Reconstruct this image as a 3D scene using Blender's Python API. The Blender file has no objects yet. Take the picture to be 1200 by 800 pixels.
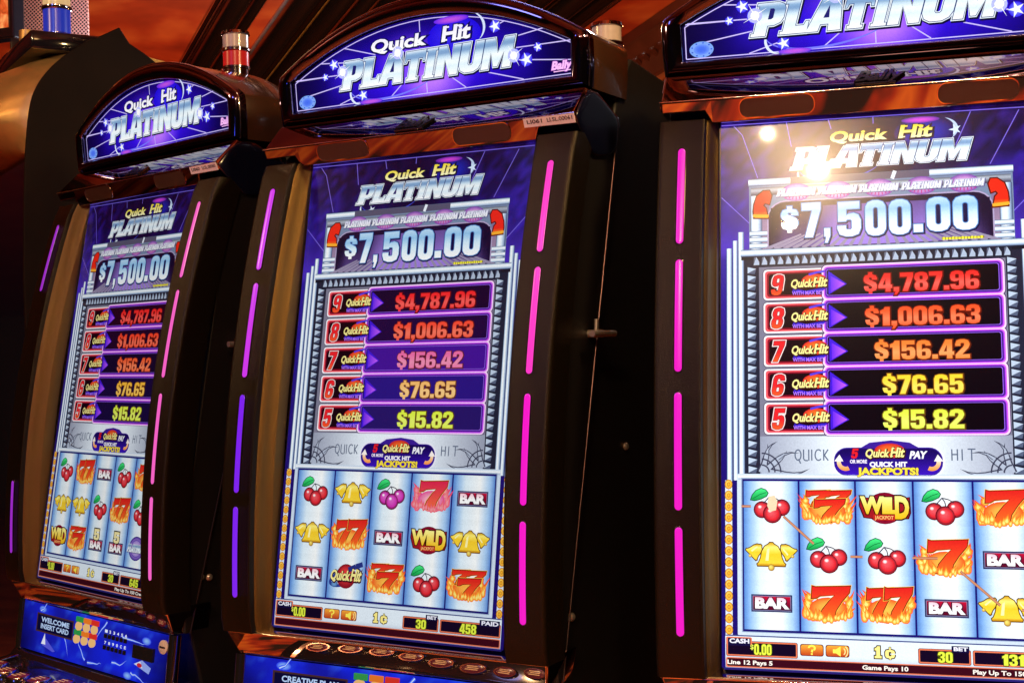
import bpy, bmesh, math, random
from mathutils import Vector, Matrix
from mathutils.geometry import tessellate_polygon

# ------------------------------------------------------------------ camera, world, lights, exposure
S = bpy.context.scene
COL = S.collection
EYE = 1.40                                   # camera height above the carpet
R_ = math.radians

cam_d = bpy.data.cameras.new('camera'); cam = bpy.data.objects.new('camera', cam_d); COL.objects.link(cam)
cam_d.sensor_width = 36.0; cam_d.sensor_fit = 'HORIZONTAL'
cam_d.lens = 36.0 * 1566.15 / 1200.0
cam_d.clip_start = 0.05; cam_d.clip_end = 100
PITCH, ROLL = R_(0.1383), R_(-1.4305)
_cp, _sp, _cr, _sr = math.cos(PITCH), math.sin(PITCH), math.cos(ROLL), math.sin(ROLL)
_f = Vector((0, _cp, _sp)); _u0 = Vector((0, -_sp, _cp)); _r0 = Vector((1, 0, 0))
_r = _cr * _r0 + _sr * _u0; _u = -_sr * _r0 + _cr * _u0
cam.matrix_world = Matrix(((_r.x, _u.x, -_f.x, 0), (_r.y, _u.y, -_f.y, 0), (_r.z, _u.z, -_f.z, EYE), (0, 0, 0, 1)))
S.camera = cam

W = bpy.data.worlds.new('World'); S.world = W; W.use_nodes = True
W.node_tree.nodes['Background'].inputs[0].default_value = (0.9, 0.45, 0.22, 1)
W.node_tree.nodes['Background'].inputs[1].default_value = 0.012

def lamp(name, loc, color, watts, radius):
    d = bpy.data.lights.new(name, 'POINT'); d.energy = watts; d.color = color; d.shadow_soft_size = radius
    o = bpy.data.objects.new(name, d); o.location = loc; COL.objects.link(o); return o
def fill_spot(loc, color, watts, cone=105):
    d = bpy.data.lights.new('carpet_fill_spot', 'SPOT'); d.energy = watts; d.color = color; d.shadow_soft_size = 0.06
    d.spot_size = R_(cone); d.spot_blend = 0.5
    o = bpy.data.objects.new('carpet_fill_spot', d); o.location = loc; COL.objects.link(o); return o
WARM = (1.0, 0.62, 0.26)
lamp('ceiling_lamp', (-0.459, -0.575, EYE + 1.668), (1.0, 0.67, 0.34), 88, 0.030)        # the lamps mirrored in the right-hand glass
lamp('ceiling_lamp', (-0.605, -0.463, EYE + 1.800), (1.0, 0.72, 0.42), 30, 0.012)
lamp('ceiling_lamp', (-0.577, -0.610, EYE + 1.481), WARM, 5, 0.02)
lamp('aisle_lamp', (0.58, 1.52, EYE + 0.98), (1.0, 0.64, 0.27), 34, 0.06)   # warm lamp to the right of the row
lamp('aisle_lamp', (-2.55, 2.05, EYE + 1.25), (1.0, 0.66, 0.30), 42, 0.08)  # warm lamp by the far left cabinet
for x, y, w in ((-1.5, 0.5, 340), (0.4, -0.1, 220), (1.9, -0.6, 150), (-2.9, 1.6, 200), (-0.6, -1.8, 150), (-2.6, -1.2, 150)):
    fill_spot((x, y, EYE + 1.55), (1.0, 0.66, 0.30), w)  # added spots, brightening the carpet that the chrome mirrors
lamp('ceiling_fill_light', (-0.9, 5.3, EYE + 0.15), (1.0, 0.44, 0.17), 42, 0.10)  # added warm fill pair that brightens the ceiling behind the row
lamp('ceiling_fill_light', (1.0, 4.6, EYE + 0.35), (1.0, 0.44, 0.17), 26, 0.10)
lamp('rib_streak_light', (0.3, 3.6, EYE + 0.95), (0.86, 0.90, 1.0), 22, 0.05)  # added cool pair, drawing bright streaks along the ceiling ribs
lamp('rib_streak_light', (-1.0, 4.1, EYE + 0.85), (0.86, 0.90, 1.0), 20, 0.05)
lamp('rim_fill_light', (-1.75, 0.75, EYE + 1.50), (0.30, 0.38, 1.0), 26, 0.22)  # added blue and orange glows for the marquee rims to mirror
lamp('rim_fill_light', (0.15, 0.30, EYE + 1.55), (1.0, 0.55, 0.2), 14, 0.16)
lamp('blue_fill_light', (-2.6, -2.2, EYE + 0.25), (0.10, 0.16, 1.0), 20, 0.30)  # added blue light, only for reflections in the chrome

S.view_settings.view_transform = 'Standard'; S.view_settings.look = 'None'
S.view_settings.exposure = 0.0; S.view_settings.gamma = 1.0; S.view_settings.use_curve_mapping = False
S.render.engine = 'CYCLES'
S.cycles.use_denoising = True
S.cycles.max_bounces = 8; S.cycles.glossy_bounces = 4; S.cycles.diffuse_bounces = 3; S.cycles.transparent_max_bounces = 12
S.cycles.sample_clamp_indirect = 6.0
S.cycles.caustics_reflective = False; S.cycles.caustics_refractive = False

# ------------------------------------------------------------------ materials
def s2l(c):
    c = c / 255.0
    return c / 12.92 if c <= 0.04045 else ((c + 0.055) / 1.055) ** 2.4
def lin(c): return tuple(s2l(max(0.0, min(255.0, v))) for v in c[:3])

def mat(name, base=(0.1, 0.1, 0.1), rough=0.5, metal=0.0, bump=0.0, bscale=800.0, noise=0.0, nscale=6.0, spec=0.5, coat=0.0, rnoise=0.0):
    m = bpy.data.materials.new(name); m.use_nodes = True
    nt = m.node_tree; b = nt.nodes['Principled BSDF']
    b.inputs['Base Color'].default_value = (*base, 1); b.inputs['Roughness'].default_value = rough
    b.inputs['Metallic'].default_value = metal; b.inputs['Specular IOR Level'].default_value = spec
    b.inputs['Coat Weight'].default_value = coat; b.inputs['Coat Roughness'].default_value = 0.05
    tc = nt.nodes.new('ShaderNodeTexCoord')
    if noise > 0:
        n = nt.nodes.new('ShaderNodeTexNoise'); n.inputs['Scale'].default_value = nscale; n.inputs['Detail'].default_value = 6
        nt.links.new(tc.outputs['Object'], n.inputs['Vector'])
        mx = nt.nodes.new('ShaderNodeMix'); mx.data_type = 'RGBA'; mx.inputs[0].default_value = 1
        mr = nt.nodes.new('ShaderNodeMapRange'); mr.inputs['From Min'].default_value = 0.3; mr.inputs['From Max'].default_value = 0.7
        nt.links.new(n.outputs['Fac'], mr.inputs['Value']); nt.links.new(mr.outputs[0], mx.inputs[0])
        mx.inputs[6].default_value = (*[v * (1 - noise) for v in base], 1); mx.inputs[7].default_value = (*[min(1, v * (1 + noise)) for v in base], 1)
        nt.links.new(mx.outputs[2], b.inputs['Base Color'])
    if rnoise > 0:
        n = nt.nodes.new('ShaderNodeTexNoise'); n.inputs['Scale'].default_value = 14; n.inputs['Detail'].default_value = 5
        nt.links.new(tc.outputs['Object'], n.inputs['Vector'])
        mr = nt.nodes.new('ShaderNodeMapRange'); mr.inputs['From Min'].default_value = 0.35; mr.inputs['From Max'].default_value = 0.7
        mr.inputs['To Min'].default_value = rough; mr.inputs['To Max'].default_value = rough + rnoise
        nt.links.new(n.outputs['Fac'], mr.inputs['Value']); nt.links.new(mr.outputs[0], b.inputs['Roughness'])
    if bump > 0:
        n = nt.nodes.new('ShaderNodeTexNoise'); n.inputs['Scale'].default_value = bscale; n.inputs['Detail'].default_value = 2
        nt.links.new(tc.outputs['Object'], n.inputs['Vector'])
        bp = nt.nodes.new('ShaderNodeBump'); bp.inputs['Strength'].default_value = bump; bp.inputs['Distance'].default_value = 0.002
        nt.links.new(n.outputs['Fac'], bp.inputs['Height']); nt.links.new(bp.outputs[0], b.inputs['Normal'])
    return m

def emat(name, rgb, strength=1.0, gloss=True):
    m = mat(name, (0.02, 0.02, 0.02), 0.25)
    b = m.node_tree.nodes['Principled BSDF']
    b.inputs['Emission Color'].default_value = (*lin(rgb), 1); b.inputs['Emission Strength'].default_value = strength
    return m

def art_mat(name, sampled):
    """Lit display: emits the colour stored on the artwork, times the object's own brightness."""
    m = bpy.data.materials.new(name); m.use_nodes = True; nt = m.node_tree; nt.nodes.clear()
    out = nt.nodes.new('ShaderNodeOutputMaterial'); em = nt.nodes.new('ShaderNodeEmission')
    a = nt.nodes.new('ShaderNodeAttribute'); a.attribute_name = 'Col'
    g = nt.nodes.new('ShaderNodeAttribute'); g.attribute_type = 'OBJECT'; g.attribute_name = 'brightness'
    # fine pixel-row texture of the panel
    tc = nt.nodes.new('ShaderNodeTexCoord'); n = nt.nodes.new('ShaderNodeTexNoise'); n.inputs['Scale'].default_value = 420; n.inputs['Detail'].default_value = 1
    nt.links.new(tc.outputs['Object'], n.inputs['Vector'])
    mr = nt.nodes.new('ShaderNodeMapRange'); mr.inputs['From Min'].default_value = 0.3; mr.inputs['From Max'].default_value = 0.7
    mr.inputs['To Min'].default_value = 0.95; mr.inputs['To Max'].default_value = 1.05
    nt.links.new(n.outputs['Fac'], mr.inputs['Value'])
    mu = nt.nodes.new('ShaderNodeMath'); mu.operation = 'MULTIPLY'
    nt.links.new(mr.outputs[0], mu.inputs[0]); nt.links.new(g.outputs['Fac'], mu.inputs[1])
    nt.links.new(a.outputs['Color'], em.inputs['Color']); nt.links.new(mu.outputs[0], em.inputs['Strength'])
    nt.links.new(em.outputs[0], out.inputs['Surface'])
    m.cycles.emission_sampling = 'AUTO' if sampled else 'NONE'
    return m

def glass_mat(name, haze_w=0.62, haze_r=0.19):
    m = bpy.data.materials.new(name); m.use_nodes = True; nt = m.node_tree; nt.nodes.clear()
    out = nt.nodes.new('ShaderNodeOutputMaterial')
    t = nt.nodes.new('ShaderNodeBsdfTransparent'); g1 = nt.nodes.new('ShaderNodeBsdfGlossy'); g2 = nt.nodes.new('ShaderNodeBsdfGlossy')
    g1.inputs['Roughness'].default_value = 0.035; g2.inputs['Roughness'].default_value = haze_r
    mg = nt.nodes.new('ShaderNodeMixShader'); mg.inputs[0].default_value = haze_w
    nt.links.new(g1.outputs[0], mg.inputs[1]); nt.links.new(g2.outputs[0], mg.inputs[2])
    fr = nt.nodes.new('ShaderNodeFresnel'); fr.inputs['IOR'].default_value = 1.5
    mx = nt.nodes.new('ShaderNodeMixShader')
    nt.links.new(fr.outputs[0], mx.inputs[0]); nt.links.new(t.outputs[0], mx.inputs[1]); nt.links.new(mg.outputs[0], mx.inputs[2])
    nt.links.new(mx.outputs[0], out.inputs['Surface'])
    return m

M = {}
M['bezel'] = mat('bezel_bronze_black', (0.015, 0.0105, 0.005), 0.33, 0.55, bump=0.35, bscale=900)
M['reveal'] = mat('bronze_inner_trim', (0.19, 0.12, 0.036), 0.34, 0.85, bump=0.5, bscale=900)
M['body'] = mat('cabinet_black', (0.006, 0.005, 0.006), 0.5, bump=0.12, bscale=600)
M['side'] = mat('side_panel_brown_black', (0.012, 0.0065, 0.003), 0.6, bump=0.2, bscale=700, noise=0.3, spec=0.12)
M['chrome'] = mat('dark_chrome', (0.46, 0.40, 0.42), 0.07, 1.0, rnoise=0.08)
M['frame'] = mat('smoked_chrome_frame', (0.15, 0.13, 0.23), 0.05, 1.0, rnoise=0.04)
M['copper'] = mat('copper_tinted_chrome', (0.62, 0.52, 0.50), 0.02, 1.0, rnoise=0.03)
M['hood'] = mat('hood_dark_chrome', (0.36, 0.30, 0.36), 0.012, 1.0, rnoise=0.015)
M['bright'] = mat('bright_chrome', (0.80, 0.78, 0.80), 0.10, 1.0)
M['steel'] = mat('brushed_steel', (0.62, 0.58, 0.52), 0.42, 0.8, noise=0.15, nscale=60)
M['roof'] = mat('glossy_brown_roof', (0.050, 0.022, 0.012), 0.22, coat=0.4, noise=0.3)
M['grille'] = mat('speaker_mesh', (0.13, 0.075, 0.055), 0.36, 0.85, bump=0.5, bscale=1500)
M['label'] = mat('paper_label', (0.90, 0.90, 0.95), 0.6, noise=0.08, nscale=40)
M['ink'] = mat('black_ink', (0.01, 0.01, 0.012), 0.6)
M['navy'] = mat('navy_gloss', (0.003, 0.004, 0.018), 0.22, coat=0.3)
M['darksteel'] = mat('dark_seam_metal', (0.10, 0.065, 0.07), 0.35, 0.9)
M['gloss'] = mat('gloss_black', (0.012, 0.010, 0.014), 0.10, coat=0.5)
M['art'] = art_mat('display_print', False)
M['artbase'] = art_mat('display_panel', True)
M['glass'] = glass_mat('display_glass')
M['pink'] = emat('light_bar_pink', (255, 52, 198), 1.0)
M['magenta'] = emat('light_bar_magenta', (246, 8, 200), 1.0)
M['rose'] = emat('light_bar_rose', (246, 96, 196), 1.0)
M['orchid'] = emat('light_bar_orchid', (206, 50, 232), 1.0)
M['violet'] = emat('light_bar_violet', (122, 24, 236), 1.0)
M['plum'] = emat('light_bar_plum', (168, 40, 214), 0.8)
M['white_lens'] = mat('white_lens', (0.62, 0.52, 0.50), 0.25, noise=0.06, nscale=60, coat=0.5)
M['red_lens'] = emat('red_lens', (205, 16, 14), 0.75)
M['blue_lens'] = emat('blue_lens', (18, 52, 190), 0.7)
M['cream_lens'] = emat('cream_lens', (236, 190, 130), 0.8)
M['gold'] = mat('bronze_shell', (0.62, 0.39, 0.12), 0.36, 0.55, bump=0.25, bscale=500, noise=0.12, nscale=20)
M['btn_red'] = emat('button_cap_lit', (150, 16, 50), .4)
M['btn_ring'] = mat('button_ring', (0.75, 0.66, 0.60), 0.14, 1.0)
M['lettering'] = mat('cap_lettering', (0.75, 0.60, 0.35), 0.4)

def pattern_mat(name, cols, scale, rough, bump=0.0, metal=0.0, distort=1.2, stretch=(1, 1, 1)):
    m = bpy.data.materials.new(name); m.use_nodes = True; nt = m.node_tree; b = nt.nodes['Principled BSDF']
    tc = nt.nodes.new('ShaderNodeTexCoord'); n = nt.nodes.new('ShaderNodeTexNoise'); n.inputs['Scale'].default_value = scale
    n.inputs['Detail'].default_value = 3; n.inputs['Distortion'].default_value = distort
    mp = nt.nodes.new('ShaderNodeMapping'); mp.inputs['Scale'].default_value = stretch
    nt.links.new(tc.outputs['Object'], mp.inputs[0]); nt.links.new(mp.outputs[0], n.inputs['Vector'])
    cr = nt.nodes.new('ShaderNodeValToRGB'); e = cr.color_ramp.elements
    e[0].position = cols[0][0]; e[0].color = (*cols[0][1], 1); e[1].position = cols[-1][0]; e[1].color = (*cols[-1][1], 1)
    for p, c in cols[1:-1]:
        k = e.new(p); k.color = (*c, 1)
    nt.links.new(n.outputs['Fac'], cr.inputs[0]); nt.links.new(cr.outputs[0], b.inputs['Base Color'])
    b.inputs['Roughness'].default_value = rough; b.inputs['Metallic'].default_value = metal
    if bump:
        bp = nt.nodes.new('ShaderNodeBump'); bp.inputs['Strength'].default_value = bump; bp.inputs['Distance'].default_value = 0.01
        nt.links.new(n.outputs['Fac'], bp.inputs['Height']); nt.links.new(bp.outputs[0], b.inputs['Normal'])
    return m
M['carpet'] = pattern_mat('carpet_orange_floral', [(0.40, (0.015, 0.005, 0.004)), (0.47, (0.36, 0.03, 0.007)), (0.53, (0.66, 0.17, 0.02)), (0.58, (0.42, 0.05, 0.012)), (0.65, (0.02, 0.006, 0.006))], 1.0, 0.95, distort=0.5, stretch=(4.2, 1.1, 1))
M['ceiling'] = pattern_mat('ceiling_rust_paint', [(0.30, (0.18, 0.010, 0.002)), (0.5, (0.36, 0.038, 0.006)), (0.70, (0.54, 0.12, 0.022))], 3.4, 0.5, bump=0.08, distort=0.25)
M['pipe'] = mat('dark_metal_rib', (0.075, 0.038, 0.024), 0.17, 0.9)
M['cornice'] = mat('cornice_mahogany', (0.075, 0.018, 0.008), 0.3, coat=0.3, noise=0.3)
M['copper_strip'] = mat('copper_strip', (0.75, 0.20, 0.06), 0.28, 0.7)
M['wall'] = mat('dark_wall', (0.03, 0.012, 0.008), 0.8, noise=0.3)
def mesh_panel_mat():
    m = mat('perforated_metal', (0.60, 0.26, 0.20), 0.4, 0.4); nt = m.node_tree; b = nt.nodes['Principled BSDF']
    tc = nt.nodes.new('ShaderNodeTexCoord'); mp = nt.nodes.new('ShaderNodeMapping'); mp.inputs['Scale'].default_value = (120, 120, 120)
    mp.inputs['Rotation'].default_value = (0, 0.7, 0)
    nt.links.new(tc.outputs['Object'], mp.inputs[0]); v = nt.nodes.new('ShaderNodeTexVoronoi'); v.inputs['Randomness'].default_value = 0.0; v.inputs['Scale'].default_value = 1
    nt.links.new(mp.outputs[0], v.inputs['Vector']); cr = nt.nodes.new('ShaderNodeValToRGB')
    cr.color_ramp.elements[0].position = 0.32; cr.color_ramp.elements[0].color = (0.05, 0.012, 0.01, 1)
    cr.color_ramp.elements[1].position = 0.42; cr.color_ramp.elements[1].color = (0.95, 0.50, 0.42, 1)
    nt.links.new(v.outputs['Distance'], cr.inputs[0]); nt.links.new(cr.outputs[0], b.inputs['Base Color'])
    return m
M['perf'] = mesh_panel_mat()

# ------------------------------------------------------------------ object helpers
def link(name, me, m, parent=None):
    o = bpy.data.objects.new(name, me)
    if m is not None and not me.materials: me.materials.append(m)
    COL.objects.link(o); o.parent = parent; return o
def obj(name, verts, faces, m, parent=None, smooth=None, bevel=0.0, seg=2):
    me = bpy.data.meshes.new(name); me.from_pydata([tuple(v) for v in verts], [], faces); me.update()
    bm = bmesh.new(); bm.from_mesh(me); bmesh.ops.remove_doubles(bm, verts=bm.verts, dist=1e-6); bmesh.ops.recalc_face_normals(bm, faces=bm.faces)
    if bevel:
        es = [e for e in bm.edges if len(e.link_faces) == 2 and e.calc_face_angle(0) > R_(28)]
        bmesh.ops.bevel(bm, geom=es, offset=bevel, segments=seg, affect='EDGES', profile=0.5, clamp_overlap=True)
    bm.to_mesh(me); bm.free()
    if smooth: me.shade_smooth(); me.set_sharp_from_angle(angle=R_(smooth))
    return link(name, me, m, parent)
def thing(name, label, cat, loc=(0, 0, 0), rz=0.0, group=None):
    o = bpy.data.objects.new(name, None); COL.objects.link(o); o.location = loc; o.rotation_euler = (0, 0, rz)
    o.empty_display_size = 0.1
    o['label'] = label; o['category'] = cat
    if group: o['group'] = group
    return o
def Z(p): return (p[0], p[1], p[2] + EYE)
def box_vf(x0, x1, y0, y1, z0, z1):
    v = [(x, y, z) for x in (x0, x1) for y in (y0, y1) for z in (z0, z1)]
    f = [(0, 1, 3, 2), (4, 6, 7, 5), (0, 4, 5, 1), (2, 3, 7, 6), (0, 2, 6, 4), (1, 5, 7, 3)]
    return v, f
def box(name, x0, x1, y0, y1, z0, z1, m, parent=None, bevel=0.0, smooth=None):
    v, f = box_vf(x0, x1, y0, y1, z0, z1); return obj(name, [Z(p) for p in v], f, m, parent, smooth, bevel)
def loft(loops, closed=True, caps=True):
    n = len(loops[0]); v = [p for l in loops for p in l]; f = []
    for i in range(len(loops) - 1):
        for j in range(n if closed else n - 1):
            k = (j + 1) % n
            f.append((i * n + j, i * n + k, (i + 1) * n + k, (i + 1) * n + j))
    if caps:
        f.append(tuple(range(n))[::-1]); f.append(tuple(range((len(loops) - 1) * n, len(loops) * n)))
    return v, f
def tube_vf(p0, p1, r0, r1=None, n=16, caps=True):
    r1 = r0 if r1 is None else r1
    p0, p1 = Vector(p0), Vector(p1); d = (p1 - p0).normalized(); a = d.orthogonal().normalized(); b = d.cross(a)
    L = [[tuple(p + r * (math.cos(t) * a + math.sin(t) * b)) for t in [2 * math.pi * k / n for k in range(n)]] for p, r in ((p0, r0), (p1, r1))]
    return loft(L, True, caps)
def lathe_vf(cx, cy, prof, n=24):
    loops = [[(cx + r * math.cos(2 * math.pi * k / n), cy + r * math.sin(2 * math.pi * k / n), z) for k in range(n)] for r, z in prof]
    return loft(loops)
def merge(parts):
    V, F = [], []
    for v, f in parts:
        o = len(V); V += list(v); F += [tuple(i + o for i in q) for q in f]
    return V, F

# ------------------------------------------------------------------ flat display artwork (millimetres on the panel)
_fonts = {}
def glyphs(txt, off=0.0):
    key = (txt, round(off, 4))
    if key in _fonts: return _fonts[key]
    cu = bpy.data.curves.new('t', 'FONT'); cu.body = txt; cu.size = 1.0; cu.offset = off; cu.resolution_u = 3; cu.fill_mode = 'FRONT'
    o = bpy.data.objects.new('t', cu); COL.objects.link(o)
    dg = bpy.context.evaluated_depsgraph_get(); dg.update()
    me = bpy.data.meshes.new_from_object(o.evaluated_get(dg)); me.calc_loop_triangles()
    vs = [(v.co.x, v.co.y) for v in me.vertices]; tr = [tuple(t.vertices) for t in me.loop_triangles]
    bpy.data.objects.remove(o); bpy.data.curves.remove(cu); bpy.data.meshes.remove(me)
    _fonts[key] = (vs, tr); return _fonts[key]

def split_tri(t, axis, c):
    """split a triangle (list of 2D points) at coordinate c of an axis"""
    lo = [p for p in t if p[axis] < c]; hi = [p for p in t if p[axis] >= c]
    if not lo or not hi: return [t]
    poly_lo, poly_hi = [], []
    for i in range(3):
        a, b = t[i], t[(i + 1) % 3]
        (poly_lo if a[axis] < c else poly_hi).append(a)
        if (a[axis] < c) != (b[axis] < c):
            k = (c - a[axis]) / (b[axis] - a[axis]); p = (a[0] + k * (b[0] - a[0]), a[1] + k * (b[1] - a[1]))
            poly_lo.append(p); poly_hi.append(p)
    out = []
    for q in (poly_lo, poly_hi):
        for i in range(1, len(q) - 1): out.append([q[0], q[i], q[i + 1]])
    return out

class Art:
    """layers of coloured print; lay = print order"""
    def __init__(s): s.t = []                       # (tri, colours, layer)
    def tris(s, tris, col, lay, cuts=(), axis=1):
        for t in tris:
            ts = [list(t)]
            for c in cuts:
                ts = [q for u in ts for q in split_tri(u, axis, c)]
            for q in ts:
                s.t.append((q, [col(*p) if callable(col) else col for p in q], lay))
    def poly(s, loops, col, lay, cuts=(), axis=1):
        if not isinstance(loops[0][0], (tuple, list)): loops = [loops]
        flat = [p for l in loops for p in l]
        ts = tessellate_polygon([[Vector((p[0], p[1], 0)) for p in l] for l in loops])
        s.tris([[flat[i] for i in t] for t in ts], col, lay, cuts, axis)
    def rect(s, x0, x1, z0, z1, col, lay, cuts=(), axis=1):
        s.tris([[(x0, z0), (x1, z0), (x1, z1)], [(x0, z0), (x1, z1), (x0, z1)]], col, lay, cuts, axis)
    def grid(s, x0, x1, z0, z1, nx, nz, col, lay, inside=None):
        for i in range(nx):
            for j in range(nz):
                a, b = x0 + (x1 - x0) * i / nx, x0 + (x1 - x0) * (i + 1) / nx
                c, d = z0 + (z1 - z0) * j / nz, z0 + (z1 - z0) * (j + 1) / nz
                if inside and not inside((a + b) / 2, (c + d) / 2): continue
                s.rect(a, b, c, d, col, lay)
    def rrect(s, x0, x1, z0, z1, r, col, lay, cuts=()):
        s.poly(rr(x0, x1, z0, z1, r), col, lay, cuts)
    def line(s, a, b, w, col, lay, w2=None):
        w2 = w if w2 is None else w2
        dx, dz = b[0] - a[0], b[1] - a[1]; L = math.hypot(dx, dz) or 1; nx, nz = -dz / L, dx / L
        s.poly([(a[0] + nx * w / 2, a[1] + nz * w / 2), (b[0] + nx * w2 / 2, b[1] + nz * w2 / 2), (b[0] - nx * w2 / 2, b[1] - nz * w2 / 2), (a[0] - nx * w / 2, a[1] - nz * w / 2)], col, lay)
    def path(s, pts, w, col, lay, taper=False):
        n = len(pts)
        for i in range(n - 1):
            k0 = 1 - i / (n - 1) if taper else 1; k1 = 1 - (i + 1) / (n - 1) if taper else 1
            s.line(pts[i], pts[i + 1], w * k0, col, lay, w * k1)
    def disc(s, cx, cz, rx, rz, col, lay, n=20, a0=0.0, a1=2 * math.pi, edge=None, hx=0.0, hz=0.0, rings=1):
        """ellipse; edge = rim colour (radial blend), hx/hz shift of the bright centre"""
        for r in range(rings):
            for i in range(n):
                t0, t1 = a0 + (a1 - a0) * i / n, a0 + (a1 - a0) * (i + 1) / n
                def P(k, t): return (cx + rx * (k * math.cos(t) + (1 - k) * hx), cz + rz * (k * math.sin(t) + (1 - k) * hz))
                def C(k):
                    if edge is None: return col
                    q = k * k
                    return tuple(col[m] * (1 - q) + edge[m] * q for m in range(3))
                k0, k1 = r / rings, (r + 1) / rings
                a, b, c, d = P(k0, t0), P(k1, t0), P(k1, t1), P(k0, t1)
                s.t.append(([a, b, c], [C(k0), C(k1), C(k1)], lay))
                if r > 0: s.t.append(([a, c, d], [C(k0), C(k1), C(k0)], lay))
    def ring(s, cx, cz, rx, rz, w, col, lay, n=36, a0=0.0, a1=2 * math.pi, rot=0.0, crescent=False):
        cr, sr = math.cos(rot), math.sin(rot)
        for i in range(n):
            t = [a0 + (a1 - a0) * (i + k) / n for k in (0, 1)]
            q = []
            for tt in t:
                ww = w * (math.sin(math.pi * (tt - a0) / (a1 - a0)) if crescent else 1)
                for sg in (-.5, .5):
                    x, z = (rx + sg * ww) * math.cos(tt), (rz + sg * ww) * math.sin(tt)
                    q.append((cx + cr * x - sr * z, cz + sr * x + cr * z))
            s.tris([[q[0], q[1], q[3]], [q[0], q[3], q[2]]], col, lay)
    def text(s, txt, x0, x1, z0, z1, col, lay, off=0.0, shear=0.0, ref=None, cuts=(), skew=0.0):
        """fit txt so that its un-thickened outline fills the box"""
        bv, _ = glyphs(ref or txt, 0.0)
        bx0, bx1 = min(v[0] for v in bv), max(v[0] for v in bv)
        cv, _ = glyphs('H' if ref is None else 'H', 0.0); bz0, bz1 = 0.0, max(v[1] for v in cv)
        vs, tr = glyphs(txt, off)
        sx, sz = (x1 - x0) / (bx1 - bx0), (z1 - z0) / (bz1 - bz0)
        P = [(x0 + (v[0] - bx0) * sx + shear * (v[1] - bz0) * sz, z0 + (v[1] - bz0) * sz + skew * (v[0] - bx0) * sx) for v in vs]
        s.tris([[P[i] for i in t] for t in tr], col, lay, cuts)
    def star(s, cx, cz, r, col, lay, rot=0.3):
        pts = []
        for i in range(10):
            rr_ = r if i % 2 == 0 else r * 0.34; t = rot + math.pi / 2 + i * math.pi / 5
            pts.append((cx + rr_ * math.cos(t), cz + rr_ * math.sin(t)))
        s.poly(pts, col, lay)
    def build(s, name, mapf, m, parent, step=20.0, tint=None, bright=1.0):
        V, F, C = [], [], []
        for tri, cols, lay in s.t:
            z0, z1 = min(p[1] for p in tri), max(p[1] for p in tri)
            work = [(tri, cols)]
            if step and z1 - z0 > step * 1.2:
                k = math.ceil(z0 / step)
                ts = [tri]
                while k * step < z1:
                    ts = [q for u in ts for q in split_tri(u, 1, k * step)]; k += 1
                # barycentric colours
                (ax, az), (bx, bz), (cx, cz) = tri; D = (bz - cz) * (ax - cx) + (cx - bx) * (az - cz)
                work = []
                for q in ts:
                    qc = []
                    for p in q:
                        if abs(D) < 1e-12: qc.append(cols[0]); continue
                        l1 = ((bz - cz) * (p[0] - cx) + (cx - bx) * (p[1] - cz)) / D; l2 = ((cz - az) * (p[0] - cx) + (ax - cx) * (p[1] - cz)) / D; l3 = 1 - l1 - l2
                        qc.append(tuple(l1 * cols[0][m_] + l2 * cols[1][m_] + l3 * cols[2][m_] for m_ in range(3)))
                    work.append((q, qc))
            for q, qc in work:
                if abs((q[1][0] - q[0][0]) * (q[2][1] - q[0][1]) - (q[2][0] - q[0][0]) * (q[1][1] - q[0][1])) < 1e-9: continue
                b = len(V); V += [mapf(p[0] / 1000, p[1] / 1000, lay) for p in q]; F.append((b, b + 1, b + 2)); C += qc
        me = bpy.data.meshes.new(name); me.from_pydata(V, [], F)
        ca = me.color_attributes.new('Col', 'FLOAT_COLOR', 'POINT')
        buf = []
        for c in C: buf += [*lin(c), 1.0]
        ca.data.foreach_set('color', buf)
        me.materials.append(m)
        o = bpy.data.objects.new(name, me); COL.objects.link(o); o.parent = parent; o['brightness'] = bright
        return o

def rr(x0, x1, z0, z1, r, n=4):
    out = []
    for cx, cz, a in ((x1 - r, z1 - r, 0), (x0 + r, z1 - r, 90), (x0 + r, z0 + r, 180), (x1 - r, z0 + r, 270)):
        for i in range(n + 1):
            t = R_(a + 90 * i / n); out.append((cx + r * math.cos(t), cz + r * math.sin(t)))
    return out
def mix(a, b, k):
    k = max(0.0, min(1.0, k)); return tuple(a[i] * (1 - k) + b[i] * k for i in range(3))
def ramp(stops):
    def f(v):
        if v <= stops[0][0]: return stops[0][1]
        for (p, c), (q, d) in zip(stops, stops[1:]):
            if v <= q: return mix(c, d, (v - p) / (q - p))
        return stops[-1][1]
    return f
def grow(poly, d):
    n = len(poly); A = sum(poly[i][0] * poly[(i + 1) % n][1] - poly[(i + 1) % n][0] * poly[i][1] for i in range(n))
    sg = 1 if A > 0 else -1; out = []
    for i in range(n):
        a, b, c = poly[i - 1], poly[i], poly[(i + 1) % n]
        def nrm(p, q):
            dx, dz = q[0] - p[0], q[1] - p[1]; L = math.hypot(dx, dz) or 1; return (dz / L * sg, -dx / L * sg)
        n1, n2 = nrm(a, b), nrm(b, c); m_ = (n1[0] + n2[0], n1[1] + n2[1]); L2 = m_[0] ** 2 + m_[1] ** 2
        k = min(2 / L2, 1.6) if L2 > 1e-6 else 0
        out.append((b[0] + d * m_[0] * k, b[1] + d * m_[1] * k))
    return out

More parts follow.
